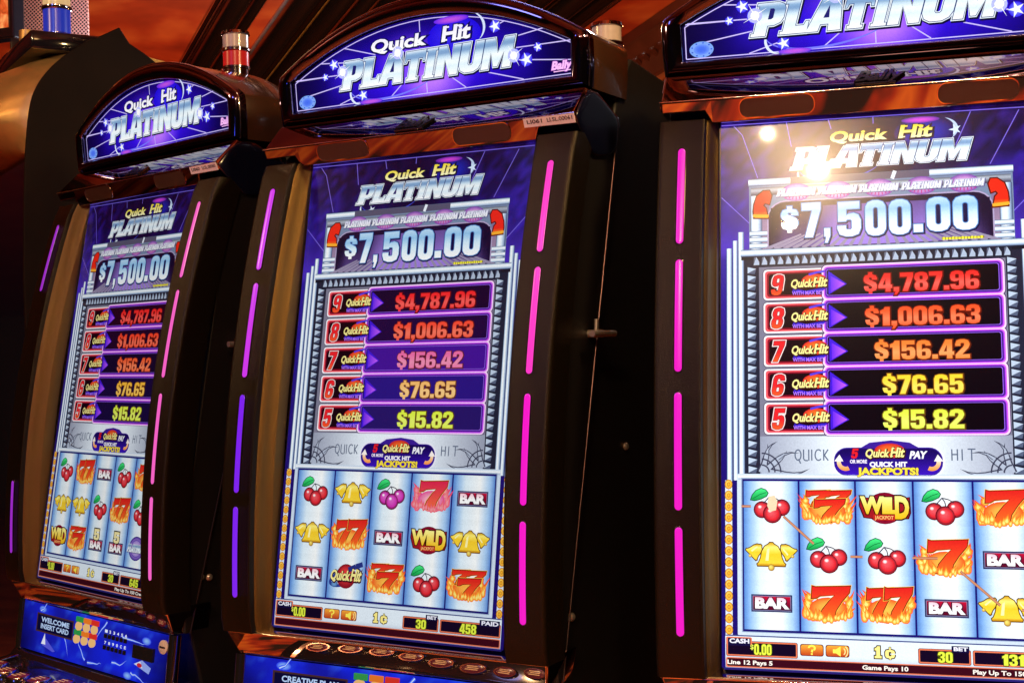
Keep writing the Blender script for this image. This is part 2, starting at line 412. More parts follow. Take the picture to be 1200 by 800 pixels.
# block capitals of the big title, 10 units tall: [outer, holes...]
PL = {
 'P': (7.6, [[(-.4, 0), (3.6, 0), (3.6, 3.0), (5.2, 3.0), (6.8, 3.8), (7.4, 5.2), (7.4, 7.9), (6.8, 9.3), (5.2, 10), (-.4, 10), (-.4, 9), (.3, 9), (.3, 1), (-.4, 1)], [(3.3, 5.0), (3.3, 8.1), (4.1, 8.1), (4.5, 7.7), (4.5, 5.4), (4.1, 5.0)]]),
 'L': (6.9, [[(-.4, 0), (6.7, 0), (6.7, 3.6), (5.9, 3.6), (5.5, 2.4), (3.4, 2.4), (3.4, 10), (-.4, 10), (-.4, 9), (.3, 9), (.3, 1), (-.4, 1)]]),
 'A': (8.4, [[(-.5, 0), (2.7, 0), (3.0, 2.0), (5.0, 2.0), (5.2, 0), (8.5, 0), (7.0, 10), (2.2, 10)], [(3.4, 4.0), (4.3, 7.8), (4.8, 4.0)]]),
 'T': (7.6, [[(1.6, 0), (5.6, 0), (5.6, 1), (5.0, 1), (5.0, 7.3), (6.4, 7.3), (6.7, 6.2), (7.4, 6.2), (7.4, 10), (0, 10), (0, 6.2), (.6, 6.2), (.9, 7.3), (2.1, 7.3), (2.1, 1), (1.6, 1)]]),
 'I': (4.2, [[(0, 0), (4.0, 0), (4.0, 1), (3.4, 1), (3.4, 9), (4.0, 9), (4.0, 10), (0, 10), (0, 9), (.5, 9), (.5, 1), (0, 1)]]),
 'N': (8.2, [[(0, 0), (2.9, 0), (2.9, 5.4), (5.3, 0), (8.0, 0), (8.0, 10), (5.3, 10), (5.3, 5.0), (2.9, 10), (0, 10)]]),
 'U': (8.0, [[(0, 10), (0, 2.6), (.8, .9), (2.4, 0), (5.4, 0), (7.0, .9), (7.8, 2.6), (7.8, 10), (4.8, 10), (4.8, 2.9), (4.4, 2.4), (3.5, 2.4), (3.1, 2.9), (3.1, 10)]]),
 'M': (10.0, [[(0, 0), (2.6, 0), (2.6, 5.4), (4.2, .6), (5.6, .6), (7.1, 5.4), (7.1, 0), (10, 0), (10, 10), (6.6, 10), (5.0, 4.9), (3.4, 10), (0, 10)]]),
}
CHROME = ramp([(0.0, (255, 255, 255)), (0.30, (226, 244, 255)), (.48, (250, 255, 255)), (.64, (200, 226, 244)), (.78, (118, 154, 200)), (0.88, (140, 176, 214)), (1.0, (236, 246, 255))])
def platinum(art, x0, x1, z0, z1, lay, outl=1.6, shear=0.30, deep=(14, 12, 60), ch=CHROME):
    tot = sum(PL[c][0] for c in 'PLATINUM'); h = (z1 - z0) / 10.0; k = (x1 - x0) / tot; x = x0
    for c in 'PLATINUM':
        w, loops = PL[c]
        def place(l, dx=0.0, dz=0.0): return [(x + p[0] * k + shear * p[1] * h + dx, z0 + p[1] * h + dz) for p in l]
        base = [place(l) for l in loops]
        drop = grow(place(loops[0], outl * 0.5, -outl * 0.7), outl * 0.9)
        art.poly(drop, deep, lay)
        art.poly(grow(base[0], outl * 0.62), (236, 246, 255), lay + 1)
        art.poly(grow(base[0], outl * 0.22), (40, 60, 120), lay + 2)
        cu = [z0 + (z1 - z0) * q for q in (.15, .3, .36, .42, .55, .62, .7, .76, .82, .88, .95)]
        art.poly([grow(base[0], -outl * 0.12)] + [grow(b, outl * 0.12) for b in base[1:]], lambda X, Y: ch((Y - z0) / (z1 - z0)), lay + 3, cu)
        for b in base[1:]: art.poly(b, (30, 30, 110), lay + 4)
        x += w * k
def serif_word(art, word, x0, x1, z0, z1, col, lay, out=(10, 8, 60), shear=0.22, off=0.035, outl=0.075, ref=None):
    """bold slanted word with slab feet"""
    art.text(word, x0 + .6, x1 + .6, z0 - .8, z1 - .8, out, lay, off + outl, shear, ref)
    art.text(word, x0, x1, z0, z1, col, lay + 1, off, shear, ref)
def quickhit(art, xq0, xq1, xh0, xh1, z0, z1, colf, lay, out=(10, 8, 60), shear=0.22):
    h = z1 - z0
    serif_word(art, 'Quick', xq0, xq1, z0, z1 - h * .05, colf, lay, out, shear)
    serif_word(art, 'Hit', xh0, xh1, z0, z1 + h * .14, colf, lay, out, shear)
    hw = xh1 - xh0                                   # slab serifs on H
    for fx, zz in ((.07, 0), (.50, 0), (.07, 1), (.50, 1)):
        a = xh0 + hw * fx + shear * (h * 1.14) * zz; c = z0 + zz * (h * 1.14 - h * .13)
        art.rect(a - hw * .09, a + hw * .12, c, c + h * .13, colf, lay + 1.3)
    for fx in (.765,):
        art.rect(xh0 + hw * (fx - .05), xh0 + hw * (fx + .12), z0, z0 + h * .12, colf, lay + 1.3)
    qw = xq1 - xq0
    for fx in (.51, .84):
        art.rect(xq0 + qw * (fx - .02), xq0 + qw * (fx + .1), z0, z0 + h * .12, colf, lay + 1.3)
CREAM = (250, 238, 150)

# heavy condensed numerals, 10 units tall: (width, loops)
_SIX = [[(2.2, 0), (3.8, 0), (5.4, .6), (6, 2.0), (6, 3.9), (5.5, 5.1), (4.3, 5.6), (3, 5.4), (2.1, 4.9), (2.1, 7.6), (2.5, 8.1), (3.5, 8.1), (3.9, 7.6), (3.9, 7.2), (6, 7.2), (6, 7.9), (5.4, 9.4), (3.8, 10), (2.2, 10), (.6, 9.4), (0, 7.8), (0, 2.2), (.6, .6)], rr(2.1, 3.9, 1.6, 4.0, .5)]
DG = {
 '0': (6, [[(2.2, 0), (3.8, 0), (5.2, .5), (5.9, 1.6), (6, 2.6), (6, 7.4), (5.9, 8.4), (5.2, 9.5), (3.8, 10), (2.2, 10), (.8, 9.5), (.1, 8.4), (0, 7.4), (0, 2.6), (.1, 1.6), (.8, .5)], rr(2.15, 3.85, 1.8, 8.2, .8)]),
 '1': (4.3, [[(1.2, 0), (4.2, 0), (4.2, 10), (2.2, 10), (1.6, 8.9), (.1, 8.1), (.1, 6.5), (1.2, 6.6)]]),
 '2': (6, [[(0, 0), (6, 0), (6, 2), (2.7, 2), (5.4, 5.4), (6, 7), (6, 7.8), (5.4, 9.4), (3.8, 10), (2.2, 10), (.6, 9.4), (0, 7.8), (0, 6.6), (2.1, 6.6), (2.1, 7.8), (2.4, 8.2), (3.4, 8.2), (3.8, 7.8), (3.8, 7), (3.3, 5.9), (0, 1.9)]]),
 '3': (6, [[(0, 3.2), (0, 2.2), (.6, .6), (2.2, 0), (3.8, 0), (5.4, .6), (6, 2.2), (6, 3.6), (5.5, 4.7), (4.9, 5.1), (5.5, 5.5), (6, 6.5), (6, 7.8), (5.4, 9.4), (3.8, 10), (2.2, 10), (.6, 9.4), (0, 7.8), (0, 6.9), (2.1, 6.9), (2.1, 7.8), (2.4, 8.2), (3.5, 8.2), (3.8, 7.8), (3.8, 6.4), (3.4, 5.9), (2.2, 5.9), (2.2, 4.3), (3.4, 4.3), (3.8, 3.8), (3.8, 2.2), (3.5, 1.8), (2.4, 1.8), (2.1, 2.2), (2.1, 3.2)]]),
 '4': (6.3, [[(3.3, 0), (5.5, 0), (5.5, 1.9), (6.3, 1.9), (6.3, 3.7), (5.5, 3.7), (5.5, 10), (2.8, 10), (0, 3.6), (0, 1.9), (3.3, 1.9)], [(1.9, 3.7), (3.3, 7.4), (3.3, 3.7)]]),
 '5': (6, [[(0, 3), (0, 2.2), (.6, .6), (2.2, 0), (3.8, 0), (5.4, .6), (6, 2.2), (6, 4.6), (5.4, 6.1), (4.3, 6.6), (2.9, 6.4), (2.2, 6.0), (2.2, 8), (5.7, 8), (5.7, 10), (.2, 10), (.2, 4.4), (2.1, 4.4), (2.4, 4.9), (3.4, 4.9), (3.8, 4.5), (3.8, 2.2), (3.5, 1.8), (2.4, 1.8), (2.1, 2.2), (2.1, 3)]]),
 '6': (6, _SIX), '9': (6, [[(6 - a, 10 - b) for a, b in l] for l in _SIX]),
 '7': (5.8, [[(1, 0), (3.3, 0), (5.8, 8), (5.8, 10), (0, 10), (0, 8), (3.4, 8)]]),
 '8': (6, [[(2.2, 0), (3.8, 0), (5.4, .6), (6, 2.2), (6, 3.6), (5.4, 4.8), (4.9, 5.15), (5.4, 5.5), (6, 6.6), (6, 7.8), (5.4, 9.4), (3.8, 10), (2.2, 10), (.6, 9.4), (0, 7.8), (0, 6.6), (.6, 5.5), (1.1, 5.15), (.6, 4.8), (0, 3.6), (0, 2.2), (.6, .6)], rr(2.2, 3.8, 1.7, 4.3, .5), rr(2.2, 3.8, 6.0, 8.3, .5)]),
 '$': (6, [[(0, 3.4), (0, 2.4), (.6, .9), (2.2, .4), (2.2, -.9), (3.8, -.9), (3.8, .4), (5.4, .9), (6, 2.4), (6, 3.9), (5.4, 5.2), (2.5, 7), (2.2, 7.5), (2.2, 7.9), (2.5, 8.2), (3.4, 8.2), (3.8, 7.8), (3.8, 6.9), (6, 6.9), (6, 7.8), (5.4, 9.1), (3.8, 9.6), (3.8, 10.9), (2.2, 10.9), (2.2, 9.6), (.6, 9.1), (0, 7.7), (0, 6.4), (.6, 5.3), (3.5, 3.4), (3.8, 2.9), (3.8, 2.3), (3.5, 1.9), (2.5, 1.9), (2.1, 2.3), (2.1, 3.4)]]),
 ',': (2.4, [[(0, 2.3), (0, 0), (.9, 0), (.3, -1.8), (1.2, -1.8), (2.4, .2), (2.4, 2.3)]]), '.': (2.3, [[(0, 0), (2.3, 0), (2.3, 2.2), (0, 2.2)]]),
 'i': (5.4, [[(0, 0), (5.4, 0), (5.4, 1.7), (4.2, 1.7), (4.2, 10), (2.2, 10), (1.6, 8.9), (.1, 8.1), (.1, 6.5), (1.4, 6.8), (1.4, 1.7), (0, 1.7)]]),
 'c': (6, [[(2.2, 0), (3.8, 0), (5.4, .6), (6, 2.2), (6, 3.4), (3.9, 3.4), (3.9, 2.2), (3.6, 1.8), (2.4, 1.8), (2.1, 2.2), (2.1, 5.8), (2.4, 6.2), (3.6, 6.2), (3.9, 5.8), (3.9, 4.8), (6, 4.8), (6, 5.8), (5.4, 7.4), (3.8, 8), (2.2, 8), (.6, 7.4), (0, 5.8), (0, 2.2), (.6, .6)]]),
}
def nums(A, txt, x0, x1, z0, z1, coats, lay, cuts=(), shear=0.0, gap=.7):
    """coats = [(growth in mm, colour, dx, dz)], laid from the back to the front"""
    tot = sum(DG[c][0] + gap for c in txt) - gap; k = (x1 - x0) / tot; h = (z1 - z0) / 10.0
    for n, (g, col, dx, dz) in enumerate(coats):
        x = x0
        for c in txt:
            w, loops = DG[c]
            P = [[(x + p[0] * k + shear * p[1] * h + dx, z0 + p[1] * h + dz) for p in l] for l in loops]
            if g > 1.9: L = [grow(P[0], g)]
            else: L = [grow(P[0], g)] + [grow(q, -g) for q in P[1:]]
            A.poly(L, col, lay + n * .2, cuts)
            x += (w + gap) * k

# ---- reel symbols, each centred on (cx, cz)
def sym_cherry(A, cx, cz, L, red=(222, 24, 36), s=1.0):
    dk = mix(red, (70, 0, 20), .55); hi = mix(red, (255, 255, 255), .35)
    for x, z, r in ((-12, -3.5, 10.6), (14.8, -.5, 10.4), (2, -9, 11.8)):
        A.disc(cx + x * s, cz + z * s, (r + 1) * s, (r + 1) * s, mix(dk, (20, 0, 10), .5), L + .2)
        A.disc(cx + x * s, cz + z * s, r * s, r * s, hi, L + .6, 20, edge=dk, hx=-.25, hz=.3, rings=4)
        A.disc(cx + x * s, cz + z * s, r * .78 * s, r * .78 * s, mix(red, (255, 255, 255), .30), L + 1.0, 16, edge=red, hx=-.3, hz=.42, rings=3)
        A.disc(cx + (x - r * .28) * s, cz + (z + r * .36) * s, r * .26 * s, r * .22 * s, (255, 255, 255), L + 1.1, 12, edge=mix(red, (255, 255, 255), .45), rings=2)
        L += .5
    for x, z in ((-10, 5), (3, 2), (13, 8)):
        A.path([(cx - 2 * s, cz + 14 * s), (cx + (x * .5) * s, cz + (z * .5 + 8) * s), (cx + x * s, cz + z * s)], 1.4 * s, (60, 50, 70), L + 1.2)
    lf = [(-27, 10), (-22, 9), (-14, 11), (-6, 15), (-4, 19), (-7, 23), (-13, 25), (-20, 22), (-25, 16)]
    lf = [(cx + x * s, cz + z * s) for x, z in lf]
    A.poly(grow(lf, 1.1 * s), (10, 70, 40), L + 1.4); A.poly(lf, lambda X, Y: mix((20, 150, 70), (70, 235, 130), (Y - cz - 8 * s) / (16 * s)), L + 1.6, [cz + 14 * s, cz + 19 * s])
    A.path([(cx - 25 * s, cz + 11 * s), (cx - 15 * s, cz + 17 * s), (cx - 6 * s, cz + 20 * s)], .9 * s, (12, 110, 55), L + 1.8)
def bell_poly(w, h): 
    return [(-w, -h * .55), (-w * .88, -h * .44), (-w * .74, -h * .1), (-w * .66, h * .35), (-w * .46, h * .72), (-w * .2, h * .88), (-w * .1, h), (w * .1, h), (w * .2, h * .88), (w * .46, h * .72), (w * .66, h * .35), (w * .74, -h * .1), (w * .88, -h * .44), (w, -h * .55), (w * .96, -h * .68), (-w * .96, -h * .68)]
def sym_bell(A, cx, cz, L, s=1.0):
    def put(x, z, w, h, rot, L):
        c, sn = math.cos(rot), math.sin(rot)
        P = [(cx + s * (x + c * a - sn * b), cz + s * (z + sn * a + c * b)) for a, b in bell_poly(w, h)]
        A.poly(grow(P, 1.3 * s), (96, 60, 6), L)
        lo, hi = min(p[1] for p in P), max(p[1] for p in P)
        f = ramp([(0, (190, 120, 14)), (.12, (250, 214, 60)), (.5, (248, 206, 46)), (.8, (255, 240, 120)), (1, (214, 160, 30))])
        A.poly(P, lambda X, Y: f((Y - lo) / (hi - lo)), L + .4, [lo + (hi - lo) * q for q in (.12, .3, .5, .8)])
        q = [(x + c * a - sn * b, z + sn * a + c * b) for a, b in ((-w * .3, h * .5), (-w * .12, h * .62), (-w * .2, -h * .3), (-w * .42, -h * .3))]
        A.poly([(cx + s * a, cz + s * b) for a, b in q], (255, 246, 176), L + .6)
        a, b = x + sn * h * .8, z - c * h * .8
        A.disc(cx + s * a, cz + s * b, w * .24 * s, w * .24 * s, (255, 236, 120), L + .9, 12, edge=(150, 90, 8), hx=-.3, hz=.3, rings=2)
    put(-22, 6, 10, 11.5, -.8, L); put(22, 6, 10, 11.5, .8, L); put(0, -1, 19, 18.5, 0, L + 1.2)
def sym_bar(A, cx, cz, L, s=1.0, five=False):
    w, h = 27.5 * s, 11.5 * s
    A.rect(cx - w, cx + w, cz - h, cz + h, (38, 40, 84), L); A.rect(cx - w + 1.6, cx + w - 1.6, cz - h + 1.6, cz + h - 1.6, (120, 120, 160), L + .2)
    A.rect(cx - w + 2.6, cx + w - 2.6, cz - h + 2.6, cz + h - 2.6, lambda X, Y: mix((60, 4, 30), (216, 20, 60), (Y - cz + h) / (2 * h)), L + .4, [cz])
    A.text('BAR', cx - 21 * s, cx + 21 * s, cz - 6.6 * s, cz + 6.2 * s, (70, 20, 50), L + .6, .12)
    A.text('BAR', cx - 21 * s, cx + 21 * s, cz - 6.2 * s, cz + 6.6 * s, lambda X, Y: mix((255, 255, 255), (255, 200, 214), (Y - cz) / (6 * s)), L + .8, .055, cuts=[cz])
    if five:
        nums(A, '5', cx - 10, cx + 10, cz + 10, cz + 30, [(2.6, (20, 20, 20), 0, 0), (.5, (246, 232, 170), 0, 0)], L + 1)
def sym_wild(A, cx, cz, L):
    A.disc(cx, cz, 24, 21, (196, 30, 60), L, 24, edge=(120, 6, 40), rings=2)
    P = [(-34, 3), (-33, 15), (-10, 13), (0, 15), (10, 13), (33, 15), (34, -6), (31, -14), (12, -15), (0, -17), (-12, -15), (-28, -13)]
    A.poly([(cx + a, cz + b) for a, b in P], (70, 10, 20), L + .3); A.poly([(cx + a * .95, cz + b * .92) for a, b in P], (160, 24, 34), L + .5)
    for ch, a, b, lo, hi in (('W', -30, -3, -6, 14), ('I', -.5, 4.5, -6, 13), ('L', 6.5, 15, -6, 13), ('D', 14.5, 30, -12, 14)):
        A.text(ch, cx + a, cx + b, cz + lo, cz + hi, (60, 20, 6), L + .8, .11)
        A.text(ch, cx + a, cx + b, cz + lo, cz + hi, lambda X, Y: mix((244, 190, 30), (255, 246, 150), (Y - cz + 10) / 24), L + 1, .055, cuts=[cz - 4, cz + 4, cz + 10])
    A.rect(cx - 15, cx + 13, cz - 16, cz - 8.5, (190, 40, 30), L + 1.2); A.text('JACKPOT', cx - 13, cx + 11, cz - 14.4, cz - 10, (250, 200, 120), L + 1.4, .02)
SEVEN = [(-17, 20), (-14, 19), (14, 20.5), (19, 21), (18.5, 13), (12, 2), (7, -9), (5.5, -20), (-8.5, -20), (-6, -9), (0, 2), (5, 9.5), (-9, 8.5), (-12.5, 5.5), (-17, 5)]
def seven(A, cx, cz, sx, sz, L, hot=(238, 62, 30), sh=0.08):
    P = [(cx + sx * a + sh * b * sz, cz + sz * b) for a, b in SEVEN]
    A.poly(grow(P, 1.7), (252, 190, 70), L); A.poly(grow(P, 1.0), (90, 4, 10), L + .2)
    A.poly(P, lambda X, Y: mix(mix(hot, (255, 150, 40), .6), mix(hot, (200, 10, 30), .35), (Y - cz + 20 * sz) / (40 * sz)), L + .4, [cz - 10 * sz, cz, cz + 9 * sz, cz + 16 * sz])
def flames(A, cx, cz, L, seed, w=32, tint=None, front=False):
    rnd = random.Random(seed); T = (lambda c: mix(c, tint, .45)) if tint else (lambda c: c)
    cols = [((226, 40, 40), 1.0), ((246, 104, 30), .86), ((255, 166, 46), .62), ((255, 232, 130), .36)]
    tg = []
    if not front:
        for i in range(22):
            k = rnd.uniform(-1, 1); a = abs(k)
            tg.append((cx + k * w * .92, cz - 17 + 16 * a * rnd.random(), rnd.uniform(3.0, 6.0), rnd.uniform(10, 20) + 8 * a, k * 9 + rnd.uniform(-4, 4)))
        for sx in (-1, 1):
            for i in range(4): tg.append((cx + sx * rnd.uniform(22, 31), cz - 12 + i * 7, rnd.uniform(5, 7.5), rnd.uniform(9, 15), sx * rnd.uniform(3, 9)))
    else:
        for i in range(13):
            k = i / 12 * 2 - 1 + rnd.uniform(-.06, .06); a = abs(k)
            tg.append((cx + k * w * .82, cz - 19 + 5 * a + rnd.uniform(-2, 3), rnd.uniform(2.6, 5.2), rnd.uniform(6, 13) + 9 * a * a, k * 4 + rnd.uniform(-4, 4)))
    for lv, (c, k) in enumerate(cols):
        if front and lv == 0: continue
        for x, z, ww, h, lean in tg:
            P = [(-ww, 1), (-ww * .95, h * .26), (-ww * .35 + lean * .25, h * .5), (-ww * .1 + lean * .7, h * .78), (lean * 1.15, h), (ww * .38 + lean * .6, h * .7), (ww * .5 + lean * .2, h * .46), (ww, h * .22), (ww * .9, -2), (ww * .4, -5), (-ww * .4, -5), (-ww * .9, -2)]
            A.poly([(x + a * k, z + b * k) for a, b in P], lambda X, Y, z=z, h=h, c=c: mix(T(mix(c, (255, 226, 120), .25)), T(c), (Y - z) / h), L + lv * .25)
            L += .003
def sym_sevens(A, cx, cz, L, n, seed, tint=None, hot=(236, 48, 32)):
    if tint: hot = mix(hot, tint, .4)
    flames(A, cx, cz, L, seed, tint=tint)
    A.disc(cx, cz - 5, 25, 15, (255, 196, 80) if not tint else (250, 190, 200), L + 1.15, 20, edge=(240, 84, 34) if not tint else (226, 70, 150), rings=2)
    if n == 1: seven(A, cx + 1, cz + 3, 1.38, 1.06, L + 1.3, hot)
    if n == 2:
        seven(A, cx - 11, cz + 3, .92, 1.02, L + 1.3, hot); seven(A, cx + 13, cz + 3.5, .98, 1.06, L + 2, hot)
    if n == 3:
        seven(A, cx - 13, cz + 12, .86, .52, L + 1.3, hot); seven(A, cx + 14, cz + 12, .92, .52, L + 1.5, hot); seven(A, cx + 2, cz - 4, 1.12, .74, L + 2.0, hot)
    flames(A, cx, cz, L + 2.8, seed + 7, front=True, tint=tint)
def sym_quickhit(A, cx, cz, L):
    A.ring(cx - 2, cz - 1, 30, 11, 5, (40, 60, 150), L, rot=.35)
    A.disc(cx, cz, 19, 19, (236, 60, 60), L + .3, 22, edge=(120, 10, 30), hx=-.2, hz=.3, rings=3)
    A.path([(cx + 4, cz + 10), (cx + 18, cz + 16), (cx + 31, cz + 20)], 8, (40, 50, 130), L + .5)
    A.disc(cx - 22, cz - 13, 7, 5, (120, 170, 220), L + .6, 14, edge=(40, 70, 140), rings=2)
    quickhit(A, cx - 31, cx + 6, cx + 9, cx + 28, cz - 6, cz + 9, CREAM, L + .8, out=(60, 10, 30), shear=.2)
def sym_platinum(A, cx, cz, L):
    A.disc(cx, cz, 25, 21, (210, 190, 240), L, 24, edge=(90, 50, 170), rings=2); A.ring(cx, cz, 25, 21, 2, (60, 40, 140), L + .3)
    A.ring(cx, cz, 19, 15, 1.4, (90, 60, 180), L + .4)
    platinum(A, cx - 31, cx + 27, cz - 7, cz + 7, L + .6, outl=1.1, shear=.25, deep=(60, 30, 130))
SYM = {
 'cherry': lambda A, x, z, L, sd: sym_cherry(A, x, z, L), 'magenta_cherry': lambda A, x, z, L, sd: sym_cherry(A, x, z, L, (206, 40, 176)),  # magenta cherry has a purple glass reflection painted into its colour
 'bell': lambda A, x, z, L, sd: sym_bell(A, x, z, L), 'bar': lambda A, x, z, L, sd: sym_bar(A, x, z, L), 'five_bar': lambda A, x, z, L, sd: sym_bar(A, x, z - 6, L, .95, True),
 'wild': lambda A, x, z, L, sd: sym_wild(A, x, z, L), 'seven': lambda A, x, z, L, sd: sym_sevens(A, x, z, L, 1, sd), 'pink_seven': lambda A, x, z, L, sd: sym_sevens(A, x, z, L, 1, sd, (226, 60, 214)),  # pink tint of the seven is a painted purple glass reflection
 'two': lambda A, x, z, L, sd: sym_sevens(A, x, z, L, 2, sd), 'three': lambda A, x, z, L, sd: sym_sevens(A, x, z, L, 3, sd),
 'logo': lambda A, x, z, L, sd: sym_quickhit(A, x, z, L), 'medal': lambda A, x, z, L, sd: sym_platinum(A, x, z, L),
}

# ------------------------------------------------------------------ shape of the machine (metres, z from the eye line)
def pb(z): return ((0.0003 * z + 0.2445) * z + 0.2082) * z - 0.0751 if False else -0.0751 + z * (0.2082 + z * (0.2445 + z * 0.0003))
def ps(z): return -0.0126 + z * (0.1834 + z * (0.0177 + z * (-0.0054)))
def seam(z): return 0.0788 + 0.2768 * z
def mq(z): return 0.095 - 0.053 * z
EPS = 0.00011
def map_screen(x, z, lay): return (x, ps(z) - EPS * (lay + 1), z + EYE)
def map_marquee(x, z, lay): return (x, mq(z) - EPS * (lay + 1), z + EYE)
def py_(z): return -0.0885 + (z + 0.50) * 0.14
def map_panel(x, z, lay): return (x, py_(z) - EPS * (lay + 1), z + EYE)

def hsh(x, z):
    v = math.sin(x * 12.9898 + z * 78.233) * 43758.5453; return v - math.floor(v)
def vnoise(x, z):
    i, j = math.floor(x), math.floor(z); f, g = x - i, z - j; f = f * f * (3 - 2 * f); g = g * g * (3 - 2 * g)
    return (hsh(i, j) * (1 - f) + hsh(i + 1, j) * f) * (1 - g) + (hsh(i, j + 1) * (1 - f) + hsh(i + 1, j + 1) * f) * g
def swirl(x, z):
    a = x + 9 * math.sin(z * .11 + x * .05); b = z + 9 * math.sin(x * .12)
    return .5 + .5 * math.sin(vnoise(a * .055, b * .055) * 13)

# ---- shared artwork of the marquee
def marquee_art():
    base, ink, title = Art(), Art(), Art()
    def top(x): return 543 - 1.0e-3 * x * x
    def c(x, z):
        r = math.hypot((x - 5) / 210, (z - 455) / 75)
        q = mix((58, 16, 255), (18, 4, 110), (r - .30) / .8)
        q = mix(q, (190, 120, 255), 1.25 * (1 - math.hypot((x - 12) / 84, (z - 440) / 52)))
        q = mix(q, (150, 90, 250), (1 - math.hypot((x + 30) / 72, (z - 482) / 46)) * .9)
        q = mix(q, (70, 40, 255), (1 - math.hypot((x + 165) / 40, (z - 470) / 45)) * .5)
        return mix(q, (10, 2, 52), (abs(x) - 195) / 80)
    n = 56
    for i in range(n):
        x0, x1 = -276 + 552 * i / n, -276 + 552 * (i + 1) / n
        for j in range(12):
            def zz(x, k): return 414 + (top(x) + 1 - 414) * k / 12
            a, b, d, e = (x0, zz(x0, j)), (x1, zz(x1, j)), (x1, zz(x1, j + 1)), (x0, zz(x0, j + 1))
            base.tris([[a, b, d], [a, d, e]], c, 0)
    WH = (206, 190, 255)
    bd = [(-271, 419), (-272, 466)] + [(-272 + 544 * i / 24, 540 - 1.0e-3 * (-272 + 544 * i / 24) ** 2) for i in range(1, 24)] + [(273, 466), (272.5, 419), (-271, 419)]
    ink.path(bd, 1.5, WH, 1)
    for a, b in (((-268, 471), (-172, 470)), ((-214, 494), (-163, 489.5)), ((-163, 514), (-98, 495)), ((-248, 441), (-173, 452)), ((-178, 420), (-123, 436)), ((-72, 420), (-44, 442)), ((2, 440), (2.5, 420)), ((-6, 541), (-6, 520)),
                 ((52, 439), (78, 420)), ((122, 438.5), (186, 420)), ((166, 453), (272, 440)), ((172, 471), (272, 470)), ((168, 488), (240, 497)), ((138, 510), (156, 516)), ((-271, 470), (-200, 470))):
        ink.line(a, b, 1.7, WH, 1.2)
    ink.disc(60, 505, 52, 30, (56, 40, 235), .4, 28, edge=(30, 10, 220), rings=2)
    ink.disc(56, 532, 34, 6, (196, 86, 226), 1.4, 20, edge=(96, 36, 235), rings=2)
    ink.ring(-62, 452, 92, 30, 3.2, (120, 120, 255), 1.3, a0=math.pi * .95, a1=math.pi * 1.9, crescent=True, rot=.12)
    ink.ring(88, 513, 30, 26, 4.5, (214, 226, 255), 1.5, a0=-.9, a1=1.2, crescent=True)
    ink.ring(-137, 436, 17, 19, 4, (226, 236, 255), 1.5, a0=math.pi * .72, a1=math.pi * 1.6, crescent=True)
    ink.disc(-112, 418.5, 24, 4, (206, 90, 230), 1.6, 18, edge=(110, 60, 240), rings=2)
    for x, z, r in ((-186, 489, 10), (-206, 470, 7), (-128, 430.5, 10), (138, 510, 11), (214, 467, 8), (192.5, 450, 12)):
        ink.disc(x, z, r * .9, r * .9, (130, 140, 255), 1.7, 16, edge=(44, 20, 240), rings=2); ink.star(x, z, r, (246, 252, 255), 2)
    ink.disc(-248, 431.5, 18, 12, (150, 186, 250), 2, 26, edge=(120, 160, 240), rings=1); ink.disc(-248, 431.5, 12, 8, (66, 104, 236), 2.2, 20, edge=(110, 150, 250), rings=2)
    for k in range(9): ink.disc(-248 + 14.6 * math.cos(k * .7), 431.5 + 9.8 * math.sin(k * .7), 1.6, 1.2, (50, 90, 220), 2.3, 6)
    ink.text('Bally', 237, 270, 428, 440, (120, 20, 160), 2, .10, .25); ink.text('Bally', 237, 270, 428, 440, (255, 190, 250), 2.3, .05, .25); ink.line((240, 424.5), (270, 425), 1.6, (255, 190, 250), 2.3)
    for x, z, r in ((-168, 474, 15), (-52, 492, 15), (170, 459, 15)):
        for k in range(3): title.disc(x, z, r * (1 - .28 * k), r * (1 - .28 * k), mix((120, 130, 255), (255, 255, 255), k * .5), 8 + k * .2 if x > 0 or True else 0, 14, edge=None) if k else title.disc(x, z, r * .8, r * .8, (150, 160, 255), 2.6, 14, edge=(50, 24, 240), rings=2)
        for a in range(4):
            t = a * math.pi / 4 * 2 + .5; title.line((x - r * 1.3 * math.cos(t), z - r * 1.3 * math.sin(t)), (x, z), .2, (255, 255, 255), 9, 2.2)
    platinum(title, -174, 162, 443, 491, 3, outl=3.0, shear=.28)
    quickhit(title, -106, 2, 37, 89, 499, 519, lambda X, Y: mix((255, 255, 255), (240, 236, 255), (Y - 500) / 20), 6.2, out=(14, 8, 90))
    return base, ink, title

